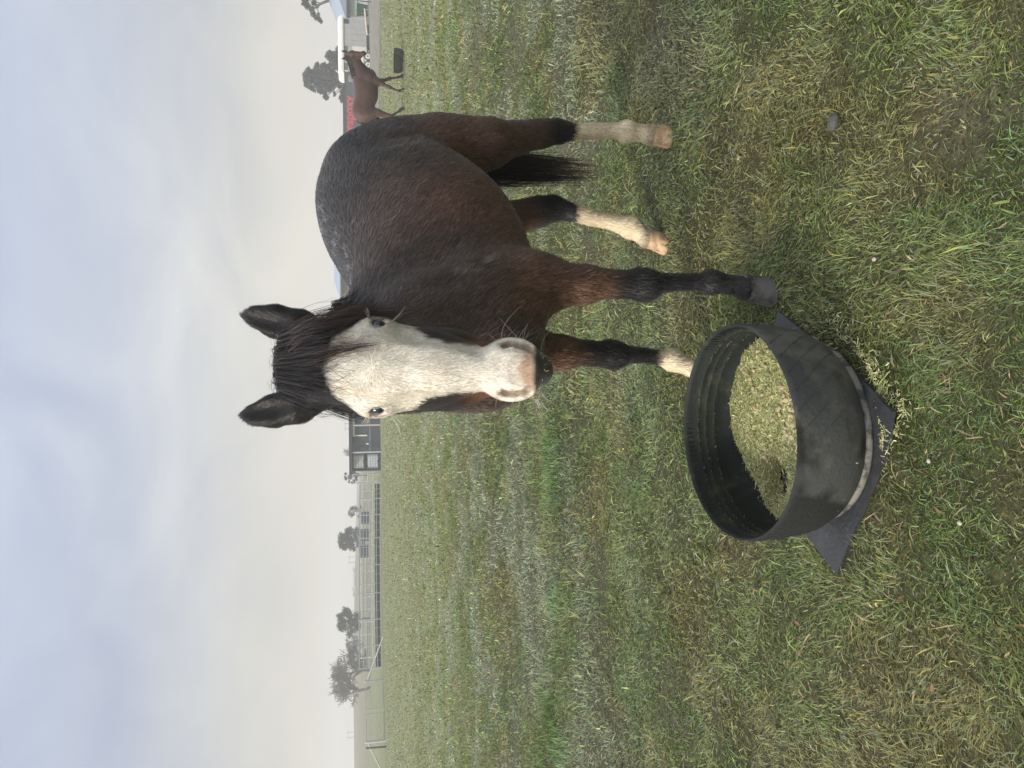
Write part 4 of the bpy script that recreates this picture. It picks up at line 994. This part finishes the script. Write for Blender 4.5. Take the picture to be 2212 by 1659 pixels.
def back_yard():
    pos = [1420, 1370, 1315, 1262, 1205, 1150, 1100, 1060, 1020]
    names = ['farthest from the dark shed', 'behind the second corral panel', 'behind the third corral panel', 'behind the fourth corral panel', 'left of the rugs', 'carrying two dark rugs', 'carrying one dark rug', 'right of the rugs', ]
    for i in range(8):
        y = 64.; x0, z0 = gp(pos[i], y); x1, z1 = gp(pos[i + 1], y)
        r = thing('yard_rail', (x0, y, z0), 'pale yard rail behind the corral, ' + names[i], 'yard rail', 'pale rails of the back yards')
        for xx in (0, (x1 - x0) * .5): MB().box((xx, 0, .75), (.09, .09, 1.5)).build('post', YARD, r)
        for h in (.45, .9, 1.35): MB().box(((x1 - x0) / 2, -.06, h), (x1 - x0, .03, .07)).build('rail', YARD, r)
    rm = mat('horse_rug', (.045, .05, .07), .85, noise=.2, nscale=4)
    for iy, lb in ((1190, 'leftmost dark rug draped over the pale back yard rail'), (1155, 'dark rug draped over the back rail in front of the gum tree'), (1118, 'dark rug draped over the back rail nearest the shed')):
        x, z = gp(iy, 64); P = []
        for u in np.linspace(-1, 1, 9): P.append((.13 * math.cos(u * 1.57) ** 1 * (1 if u > 0 else -1) * 0 + .09 * np.sign(u) * min(1, abs(u) * 4), 1.42 - .75 * max(0, abs(u) - .12)))
        out = [(a + (.012 if a >= 0 else -.012), b + .012) for a, b in P]; poly = [(a, b) for a, b in P] + out[::-1]
        o = MB().prism([(a, b) for a, b in poly], -.5, .5, 0).build('horse_rug', rm); o.location = (x, 63.94, z); tag(o, lb, 'rug')
back_yard()
FADED = mat('faded_white', (.45, .46, .45), .6, noise=.15, nscale=3)
def paddock_fence():
    spec = [(1603, 43.5), (1472, 45.5)]
    P = [Vector((gp(a, y)[0], y, gp(a, y)[1])) for a, y in spec]
    names = ('thick white gate post at the far left with a brace leaning left', 'thick white gate post with a brace leaning to the corral')
    for k, (p, nm) in enumerate(zip(P, names)):
        r = thing('gate_post', tuple(p), nm, 'gate post'); MB().tube([(0, 0, 0), (0, 0, 1.18)], .075, 10).build('post', FADED, r); MB().tube([(0, 0, 1.18), (0, 0, 1.22)], [.085, .03], 10).build('cap', FADED, r)
        dx = (-2.3 if k == 0 else 2.6); MB().tube([(0, .02, 1.05), (dx, .1, .04)], .04, 8).build('brace', FADED, r)
    W = P[1] - P[0]
    for k in range(2):
        a, b = (.02, .46) if k == 0 else (.54, .98); o = P[0] + W * a; d = W * (b - a); r = thing('farm_gate', tuple(o), ('wire mesh farm gate leaf hung on the far left post', 'wire mesh farm gate leaf hung on the braced post')[k], 'gate')
        up = Vector((0, 0, 1)); q = [up * .12, d + up * .12, d + up * 1.12, up * 1.12]
        fr = MB()
        for i in range(4): fr.tube([q[i], q[(i + 1) % 4]], .018, 6)
        fr.build('frame', GALV, r); ms = MB()
        for h in (.3, .48, .66, .86): ms.tube([up * h, d + up * h], .006, 4)
        for u in np.linspace(.1, .9, 9): ms.tube([d * u + up * .12, d * u + up * 1.12], .006, 4)
        ms.build('wire_mesh', GALV, r)
    x, z = gp(1617, 42.5); r = thing('timber_stake', (x, 42.5, z), 'dark timber stake leaning beside the far left gate post', 'stake'); wm = mat('weathered_timber', (.09, .08, .065), .9, noise=.3, nscale=6)
    MB().tube([(0, 0, 0), (.05, 0, 1.15)], [.06, .05], 7).build('post', wm, r)
    MB().tube([(.05, .0, 1.02), (-6, -.6, 1.0)], .006, 4).build('wire', GALV, r)
paddock_fence()
def ibc(x, y, z, label):
    r = thing('water_tank', (x, y, z), label, 'water tank', 'caged white water tanks')
    pl = mat('white_tank_plastic', (.70, .74, .75), .35, noise=.05, nscale=3) if 'white_tank_plastic' not in bpy.data.materials else bpy.data.materials['white_tank_plastic']
    MB().box((0, 0, .62), (1.06, .86, .82), 0, .07).build('tank', pl, r)
    c = MB()
    for h in np.linspace(.24, 1.02, 5):
        c.tube([(-.56, -.46, h), (.56, -.46, h), (.56, .46, h), (-.56, .46, h), (-.56, -.46, h)], .014, 5)
    for u in np.linspace(-.56, .56, 7): c.tube([(u, -.47, .16), (u, -.47, 1.04)], .013, 5); c.tube([(u, .47, .16), (u, .47, 1.04)], .013, 5)
    for v in np.linspace(-.46, .46, 5): c.tube([(-.57, v, .16), (-.57, v, 1.04)], .013, 5); c.tube([(.57, v, .16), (.57, v, 1.04)], .013, 5)
    c.build('cage', GALV, r)
    p = MB(); p.box((0, 0, .135), (1.16, .96, .03))
    for u in (-.5, 0, .5): p.box((u, 0, .06), (.10, .94, .12))
    p.build('pallet', DARKT, r); MB().tube([(0, 0, 1.03), (0, 0, 1.09)], .12, 14).build('lid', DARKT, r)
    MB().tube([(0, -.43, .24), (0, -.53, .24)], .05, 10).build('valve', DARKT, r)
    return r
def dark_shed():
    y = 59.; xl, z = gp(1018, y); zb = float(gh(xl + 4, y)) - .02; x_bay = gp(976, y)[0] - xl; L_ = 12.5; H = 2.36; D = 3.6
    r = thing('stable_shed', (xl, y, zb), 'long dark grey stable shed with a white door frame and an open end bay', 'shed')
    MB().box((L_ / 2, D + .05, H / 2), (L_, .1, H)).build('back_wall', DARKW, r); MB().box((.04, D / 2 + .1, H / 2), (.08, D - .2, H)).build('side_wall', DARKW, r)
    w = MB(); w.box(((x_bay + L_) / 2, .06, H / 2), (L_ - x_bay, .06, H - .02))
    for u in np.arange(x_bay + .1, L_, .19): w.box((u, .02, H / 2), (.03, .022, H - .06))
    w.build('front_wall', DARKW, r); MB().box((x_bay + .03, D / 2, H / 2), (.06, D - .2, H - .02)).build('partition', DARKW, r)
    MB().box((L_ / 2, D / 2 - .1, H + .05), (L_ + .3, D + .7, .09)).build('roof', DARKT, r)
    MB().box((L_ / 2, -.42, H - .05), (L_ + .3, .06, .16)).build('gutter', DARKT, r)
    lg = mat('light_grey_steel', (.42, .44, .46), .5)
    for iy in (976, 918): u = gp(iy, y)[0] - xl; MB().box((u, -.30, H / 2 - .04), (.12, .10, H - .1)).build('column', lg, r)
    u0 = gp(941, y)[0] - xl; df = MB(); df.box((u0 + 1.3, -.035, H - .27), (2.7, .05, .16)); df.box((u0 + .03, -.035, H - .82), (.10, .05, .95)); df.build('door_frame', WHITE, r)
    MB().box((gp(958.5, y)[0] - xl, -.03, 1.05), (.12, .05, .20)).build('switch_box', WHITE, r)
    MB().box(((x_bay + L_) / 2, -.012, .85), (L_ - x_bay - .2, .02, .035)).build('rail', lg, r)
    xt = gp(997.5, y)[0]; ibc(xt, y + .75, zb + .02, 'lower caged white water tank standing on the floor of the open bay'); ibc(xt, y + .75, zb + 1.13, 'upper caged white water tank stacked on the other tank')
dark_shed()
def sign_shed():
    y = 84.; xr, z = gp(158, y, 780); top = float(at(742, 200, y)[2]); r = thing('dark_shed', (xr, y, z), 'long dark shed with a big red painted word on its wall, behind the bay horse', 'shed')
    H = top - z; L_ = 17.; b = MB(); b.box((-L_ / 2, 3, H / 2), (L_, 6, H - .02))
    for u in np.arange(-L_ + .2, 0, .45): b.box((u, -.012, H / 2), (.05, .02, H - .05))
    b.build('wall', DARKW, r); MB().box((-L_ / 2, 3, H + .03), (L_ + .2, 6.3, .12)).build('roof', DARKT, r)
    cu = bpy.data.curves.new('lettering', 'FONT'); cu.body = 'egapoxy'; cu.size = 1.34; cu.extrude = .02; cu.offset = .030; cu.align_x = 'RIGHT'; cu.space_character = 1.0
    o = bpy.data.objects.new('lettering', cu); COL.objects.link(o); o.parent = r; cu.materials.append(mat('red_sign_paint', (.62, .045, .055), .5))
    xe = gp(208, y, 760)[0] - xr; zt = float(at(762.5, 240, y)[2]) - z; o.location = (xe, -.06, zt); o.rotation_euler = (R(90), 0, 0); bpy.context.view_layer.update()
    me = bpy.data.meshes.new_from_object(o.evaluated_get(bpy.context.evaluated_depsgraph_get())); loc = tuple(o.location); bpy.data.objects.remove(o); o = bpy.data.objects.new('lettering', me); COL.objects.link(o); o.parent = r; o.location = loc; o.rotation_euler = (R(90), 0, 0)
sign_shed()
BLUE = mat('blue_roof_sheet', (.27, .32, .40), .5, noise=.06, nscale=2)
def roof_shed():
    y = 80.; xr_, _ = gp(597, y, 721); xe, _ = gp(638, y, 737); zr = float(at(719, 560, y)[2]); ze = float(at(735.5, 600, y)[2]); g = float(gh(xe, y))
    r = thing('brown_shed', (xe, y, g), 'brown walled shed with a hipped blue roof seen over the back of the near horse', 'shed')
    L_ = 16.; zr -= g; ze -= g; hx = xr_ - xe; D = 7.
    V = [(-.3, -.4, ze), (L_ + .3, -.4, ze), (L_ + .3, D + .4, ze), (-.3, D + .4, ze), (hx, D / 2, zr), (L_ - hx, D / 2, zr)]
    ys = D / 2 - hx * .0
    MB().add(V, [(0, 1, 5, 4), (1, 2, 5), (2, 3, 4, 5), (3, 0, 4), (3, 2, 1, 0)]).build('roof', BLUE, r)
    MB().box((L_ / 2, D / 2, (ze - .04) / 2), (L_, D, ze - .04)).build('wall', mat('brown_brick', (.17, .14, .12), .85, noise=.2, nscale=3), r)
    MB().box((L_ / 2, -.47, ze - .02), (L_ + .7, .12, .12)).build('gutter', mat('gutter_blue', (.12, .18, .30), .5), r)
roof_shed()
def white_shed():
    y = 68.; xl, z = gp(44, y, 760); r = thing('white_shed', (xl, y, z), 'pale walled shed with a sloping blue roof at the far right', 'shed'); zt = float(at(749, 20, y)[2]) - z; zr = float(at(729, 0, y)[2]) - z
    L_ = 9.; D = 6.
    w = MB(); w.box((L_ / 2, D / 2, zt / 2), (L_, D, zt))
    for u in np.arange(.15, L_, .3): w.box((u, -.01, zt / 2), (.04, .024, zt - .04))
    w.build('wall', mat('pale_cladding', (.50, .52, .53), .5, noise=.06, nscale=2), r)
    # roof falls to the left end
    MB().prism([(-.25, zt + .02), (2.1, zr), (4.6, zr + .9), (9.3, zt + .02)], -.35, D + .35, 1).build('roof', BLUE, r)
    MB().box((L_ / 2, -.40, zt - .12), (L_ + .5, .10, .28)).build('fascia', DARKT, r)
    MB().tube([(.06, -.2, .1), (.06, -.2, zt - .2)], .05, 8).build('downpipe', WHITE, r)
white_shed()
def bin_():
    y = 64.; x, z = gp(22, y, 790); r = thing('wheelie_bin', (x, y, z), 'dark green wheelie bin with a lime lid by the pale shed', 'bin'); g = mat('bin_green', (.025, .085, .045), .5); lm = mat('bin_lime', (.16, .52, .10), .45)
    def fr(z0, a, z1, b): return [(sx * a, sy * a * 1.1, z0) for sx, sy in ((-1, -1), (1, -1), (1, 1), (-1, 1))] + [(sx * b, sy * b * 1.1, z1) for sx, sy in ((-1, -1), (1, -1), (1, 1), (-1, 1))]
    F = [(3, 2, 1, 0), (4, 5, 6, 7)] + [(i, (i + 1) % 4, 4 + (i + 1) % 4, 4 + i) for i in range(4)]
    MB().add(fr(.08, .29, .96, .37), F).build('body', g, r); MB().add(fr(.95, .40, 1.0, .40), F).build('rim', g, r); MB().add(fr(1.0, .41, 1.07, .33), F).build('lid', lm, r)
    for s in (-1, 1): MB().tube([(s * .24, .33, .12), (s * .31, .33, .12)], .12, 14).build('wheel', DARKT, r)
bin_()
def trailer():
    y = 61.5; x0, _ = gp(157, y, 800); z0 = float(at(803, 110, y)[2]); r = thing('horse_trailer', (x0, y, z0), 'grey horse trailer with a white roof and open barred rear sides', 'trailer'); Wd = 2.1; L_ = 4.35
    gr = mat('trailer_grey', (.36, .37, .38), .5, noise=.12, nscale=3, dirt=((.42, .40, .36), 1.6, .52, .7)); wp = mat('trailer_white', (.66, .65, .60), .5, noise=.06, nscale=3)
    rf = MB(); n = 10; prof = [(-.08, 2.24), (-.10, 2.34), (-.06, 2.50), (.06, 2.62), (.25, 2.69), (Wd - .25, 2.69), (Wd - .06, 2.62), (Wd + .06, 2.50), (Wd + .10, 2.34), (Wd + .08, 2.24)]
    V = []; F = []; xs = (-.12, -.08, .06, L_ - .1, L_ + .06, L_ + .12); sc = (.80, .93, 1., 1., .93, .80); k = len(prof)
    for xx, s_ in zip(xs, sc):
        for a, b in prof: V.append((xx, a, 2.24 + (b - 2.24) * s_))
    for i in range(len(xs) - 1):
        for j in range(k): F.append((i * k + j, i * k + (j + 1) % k, i * k + k + (j + 1) % k, i * k + k + j))
    F.append(tuple(range(k - 1, -1, -1))); F.append(tuple(range((len(xs) - 1) * k, len(xs) * k))); rf.add(V, F).build('roof', WHITE, r, False)
    b = MB(); b.box((3.2, Wd / 2, 1.32), (2.26, Wd, 1.82)); 
    for u in (2.5, 3.0, 3.5, 4.0): b.box((u, -.008, 1.2), (.02, .02, 1.5))
    b.build('body', gr, r); MB().box((4.03, -.02, 2.0), (.36, .03, .40)).build('window', mat('dark_glass', (.03, .035, .04), .15), r)
    s = MB(); s.box((1.03, .03, 1.74), (2.06, .06, .36)); s.box((1.03, Wd - .03, 1.2), (2.06, .06, 1.5)); s.build('side_panel', gr, r)
    MB().box((1.03, .02, .98), (2.06, .05, 1.16)).build('lower_panel', wp, r)
    for u in (.03, .75, 1.42): MB().box((u, .03, 2.08), (.07, .07, .34)).build('pillar', WHITE, r)
    for h in (2.02, 2.13): MB().tube([(0, .03, h), (2.06, .03, h)], .018, 6).build('bar', GALV, r)
    MB().box((2.2, Wd / 2, .36), (4.35, Wd - .1, .10)).build('chassis', DARKT, r)
    MB().box((3.0, .3, .25), (1.9, .4, .24)).build('tool_box', DARKT, r)
    for u in (.62, 1.32):
        for yy in (-.02, Wd - .2):
            w = MB().tube([(u, yy, .32), (u, yy + .22, .32)], .32, 22).build('wheel', DARKT, r); MB().tube([(u, yy - .02, .32), (u, yy + .02, .32)], .21, 18).build('rim', WHITE, w)
            MB().tube([(u, yy - .035, .32), (u, yy - .018, .32)], .07, 10).build('hub', DARKT, w)
    ag = MB(); pts = [(.2, -.1, .42), (.34, -.1, .66), (.6, -.1, .72), (1.35, -.1, .72), (1.62, -.1, .66), (1.76, -.1, .42)]; ag.tube(pts, .035, 6); ag.build('mudguard', WHITE, r)
    MB().tube([(4.35, .6, .36), (5.6, Wd / 2, .42)], .06, 8).build('drawbar', DARKT, r); MB().tube([(5.3, Wd / 2, .0), (5.3, Wd / 2, .7)], .035, 8).build('jockey_wheel', GALV, r)
trailer()
def pipe_rail():
    y = 56.; xa, za = gp(76, y, 800); xb, zb = gp(20, y, 800); r = thing('pipe_rail', (xa, y, za), 'low white pipe rail on thin posts in front of the trailer', 'rail'); h = float(at(791, 50, y)[2]) - za; d = xb - xa
    pr = mat('faded_pipe', (.62, .54, .44), .6, noise=.25, nscale=2)
    MB().tube([(0, 0, h - .06), (d * .55, 0, h + .02), (d, 0, h + .10)], .055, 8).build('rail', pr, r)
    for u in (0.02, .98): MB().tube([(d * u, 0, -.02), (d * u, 0, h + .02)], .03, 6).build('post', GALV, r)
    x, z = gp(4, 54, 800); o = thing('dark_post', (x, 54, z), 'thin dark steel post standing at the far right edge', 'post'); MB().tube([(0, 0, 0), (0, 0, 1.0)], .035, 7).build('post', DARKT, o); MB().box((0, 0, 1.02), (.09, .09, .05)).build('cap', DARKT, o)
pipe_rail()
# ---- trees
BARK = mat('bark', (.10, .085, .07), .9, noise=.3, nscale=5)
def leaf_mat(n, c):
    m = mat(n, attr='col', rough=.6, spec=.3); return m
LEAF = leaf_mat('gum_leaf', None)
def leaves(name, C, n, size, col, parent, sq=.8):
    """C: list of clump centres + radii"""
    Cn = np.array([c[:3] for c in C]); Rr = np.array([c[3] for c in C]); w = Rr ** 2.2; k = rng.choice(len(C), n, p=w / w.sum()); d = rng.normal(size=(n, 3)); d /= np.linalg.norm(d, axis=1)[:, None]
    P = Cn[k] + d * (Rr[k] * rng.random(n) ** .45)[:, None] * np.array([1, 1, sq]); A = rng.normal(size=(n, 3)); A[:, 2] -= .5; A /= np.linalg.norm(A, axis=1)[:, None]; B = np.cross(A, rng.normal(size=(n, 3))); B /= np.linalg.norm(B, axis=1)[:, None]
    s = (size * rng.uniform(.6, 1.4, n))[:, None]; V = np.stack([P - A * s, P + B * s * .38, P + A * s, P - B * s * .38], 1).reshape(-1, 3)
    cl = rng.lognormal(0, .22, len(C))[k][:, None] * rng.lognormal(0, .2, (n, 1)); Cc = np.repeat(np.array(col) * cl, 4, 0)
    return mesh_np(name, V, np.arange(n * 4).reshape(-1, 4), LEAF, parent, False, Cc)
def leafy(iy, y, ix_top, ix_bot_crown, w_px, label, cat='tree', n=3600, name='gum_tree', col=(.030, .036, .026), seed=1, group=None, shape='round', ncl=40, cf=(.17, .32)):
    st = np.random.default_rng(seed); x, z = gp(iy, y, 790); k = ppm(y); top = float(at(ix_top, iy, y)[2]) - z; bot = float(at(ix_bot_crown, iy, y)[2]) - z; w = w_px / k / 2
    r = thing(name, (x, y, z), label, cat, group); tr = MB(); tr.tube([(0, 0, -.1), (.05 * w, 0, bot * .6), (0, 0, bot + (top - bot) * .35), (-.08 * w, 0, bot + (top - bot) * .75)], [.05 * top * .7, .04 * top * .7, .026 * top * .7, .01 * top], 8)
    cl = []; H = top - bot
    for i in range(ncl):
        u = st.random() ** .8; a = st.random() * 6.283
        prof = {'round': math.sin(math.pi * (.12 + .8 * u)) ** .6, 'cone': 1.1 - .85 * u, 'umbrella': .35 + .75 * math.sin(math.pi * (.1 + .75 * u))}[shape]
        rr = w * prof * (.35 + .6 * st.random() ** .5); cr = w * st.uniform(*cf); p = (rr * math.cos(a), rr * math.sin(a) * .8, bot + H * (.06 + .88 * u) - cr * .3, cr); cl.append(p)
        h0 = bot + H * min(.7, max(.05, u - .3)); tr.tube([(0, 0, h0 * .95), (p[0] * .5, p[1] * .5, (h0 + p[2]) / 2), (p[0], p[1], p[2])], [.014 * top, .009 * top, .004 * top], 5)
    tr.build('trunk', BARK, r, True); leaves('crown', cl, n, .022 * H + .05, col, r); return r
leafy(1337, 98, 727, 778, 66, 'dark crowned gum tree with sky holes, behind the third corral panel', seed=3, n=4800, ncl=56)
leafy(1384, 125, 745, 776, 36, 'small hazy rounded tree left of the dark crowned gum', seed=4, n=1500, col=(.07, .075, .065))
leafy(1164, 104, 726, 784, 50, 'tallest round dark gum tree behind the middle of the corral', seed=5, n=5200, ncl=64)
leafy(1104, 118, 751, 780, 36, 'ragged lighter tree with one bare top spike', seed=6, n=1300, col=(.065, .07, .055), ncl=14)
leafy(1027, 100, 741, 775, 34, 'ragged dark tree at the left end of the stable shed', seed=8, n=1700, ncl=20)
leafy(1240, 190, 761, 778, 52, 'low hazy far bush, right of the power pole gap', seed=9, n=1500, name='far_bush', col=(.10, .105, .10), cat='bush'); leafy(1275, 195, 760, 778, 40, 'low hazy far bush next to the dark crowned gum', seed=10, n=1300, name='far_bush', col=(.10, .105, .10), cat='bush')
leafy(178, 95, 648, 768, 128, 'big spreading gum tree behind the dark signed shed', seed=12, n=10000, ncl=170, col=(.026, .033, .025), shape='cone', cf=(.035, .10))
leafy(130, 92, 700, 775, 62, 'dense dark tree behind the rear of the trailer', seed=13, n=5000, ncl=30, col=(.030, .036, .028), shape='cone')
leafy(28, 75, 722, 750, 26, 'dark shrub showing over the end of the pale shed roof', seed=14, n=900, name='shrub', cat='shrub', ncl=12); leafy(38, 76, 728, 750, 16, 'small dark shrub peeping out behind the front of the trailer roof', seed=15, n=500, name='shrub', cat='shrub', ncl=8)
def gum_right():
    y = 74.; x, z = gp(-22, y, 790); k = ppm(y); r = thing('gum_tree', (x, y, z), 'open branched gum tree at the far right edge, cut by the frame', 'tree'); tr = MB(); P = lambda ix, iy, dy=0.: (float(at(ix, iy, y + dy)[0]) - x, dy, float(at(ix, iy, y)[2]) - z)
    tr.tube([(0, 0, 0), P(740, -14), P(712, 0), P(693, 8), P(676, 20), P(670, 34)], [.34, .26, .17, .12, .07, .03], 8)
    tr.tube([P(712, 0), P(690, -10), P(665, -14), P(650, -10)], [.14, .09, .06, .03], 6); tr.tube([P(693, 8), P(680, 3), P(666, 2)], [.07, .05, .02], 5); tr.tube([P(682, 16), P(690, 28), P(690, 40)], [.05, .03, .015], 5); tr.tube([P(712, 3), P(716, 14), P(730, 30), P(733, 40)], [.05, .04, .03, .01], 5); tr.tube([P(686, 12), P(672, 10), P(660, 16)], [.06, .04, .02], 5)
    tr.build('trunk', BARK, r, True); cl = []
    for ix, iy, rr in ((660, 2, 9), (664, 12, 8), (672, 20, 7), (676, 30, 7), (683, 38, 6), (690, 42, 5), (688, 32, 4), (656, -8, 11), (668, -14, 12), (680, -12, 12), (684, 12, 5), (678, 6, 6), (655, 8, 5), (694, 46, 4), (728, 20, 5), (735, 30, 5), (690, -22, 13), (705, -30, 13)): cl.append((*P(ix, iy, rng.normal(0, .4)), rr / k))
    leaves('crown', cl, 4200, .13, (.045, .052, .04), r)
gum_right()
def bare_tree(iy, y, ix_top, w_px, label, seed, rmin=.014, depth=6):
    st = np.random.default_rng(seed); x, z = gp(iy, y, 790); H = float(at(ix_top, iy, y)[2]) - z; W = w_px / ppm(y) / 2; r = thing('bare_tree', (x, y, z), label, 'tree'); tr = MB(); tw = MB()
    tips = []
    def br(p, d, L_, rad, lev):
        q = p + d * L_ * .5 + Vector(st.normal(0, .05, 3)) * L_; e = p + d * L_ + Vector((0, 0, .06 * L_)); (tr if lev < 2 else tw).tube([p, q, e], [max(rmin, rad), max(rmin, rad * .8), max(rmin, rad * .6)], 6 if lev < 2 else 3, False)
        tips.append(e)
        if lev >= depth: return
        for i in range(4 if lev == 0 else 3):
            dv = (d * .75 + Vector(st.normal(0, .62, 3)) + Vector((0, 0, .22))).normalized(); br(e if i != 1 else q, dv, L_ * st.uniform(.66, .86), rad * .60, lev + 1)
    br(Vector((0, 0, 0)), Vector((st.normal(0, .06), 0, 1)).normalized(), 1., .13, 0)
    T = np.array(tips); sx = W / np.percentile(np.abs(T[:, 0]), 97); sz = H / np.percentile(T[:, 2], 99)
    for m_ in (tr, tw): m_.v = [(v[0] * sx, v[1] * sx, v[2] * sz) for v in m_.v]
    tr.build('trunk', BARK, r, True); tw.build('crown', mat('twig', (.115, .095, .08), .9) if 'twig' not in bpy.data.materials else bpy.data.materials['twig'], r, False); return r
bare_tree(1448, 95, 716, 100, 'leafless wide tree standing nearer the corral end', 21); bare_tree(1486, 94, 714, 90, 'leafless wide tree standing farther left on the hill', 22)
bare_tree(977, 150, 742, 34, 'faint leafless tree above the roof of the stable shed', 23, .03, 5)
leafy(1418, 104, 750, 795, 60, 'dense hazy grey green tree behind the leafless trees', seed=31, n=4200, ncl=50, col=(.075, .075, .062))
def pole(iy, ix_top, y, label):
    x, z = gp(iy, y, 780); H = float(at(ix_top, iy, y)[2]) - z; r = thing('power_pole', (x, y, z), label, 'power pole', None); pm = mat('pole_wood', (.14, .12, .10), .9) if 'pole_wood' not in bpy.data.materials else bpy.data.materials['pole_wood']
    for s in (-1.3, 1.3): MB().tube([(s, 0, 0), (s, 0, H)], .22, 6).build('pole', pm, r)
    MB().box((0, 0, H - .8), (4.6, .2, .25)).build('crossarm', pm, r)
pole(920, 743, 360, 'faint twin power pole above the stable shed roof'); pole(1208, 752, 360, 'faint twin power pole right of the tallest dark gum'); pole(1585, 749, 380, 'faint twin power pole on the bare hill at the far left')
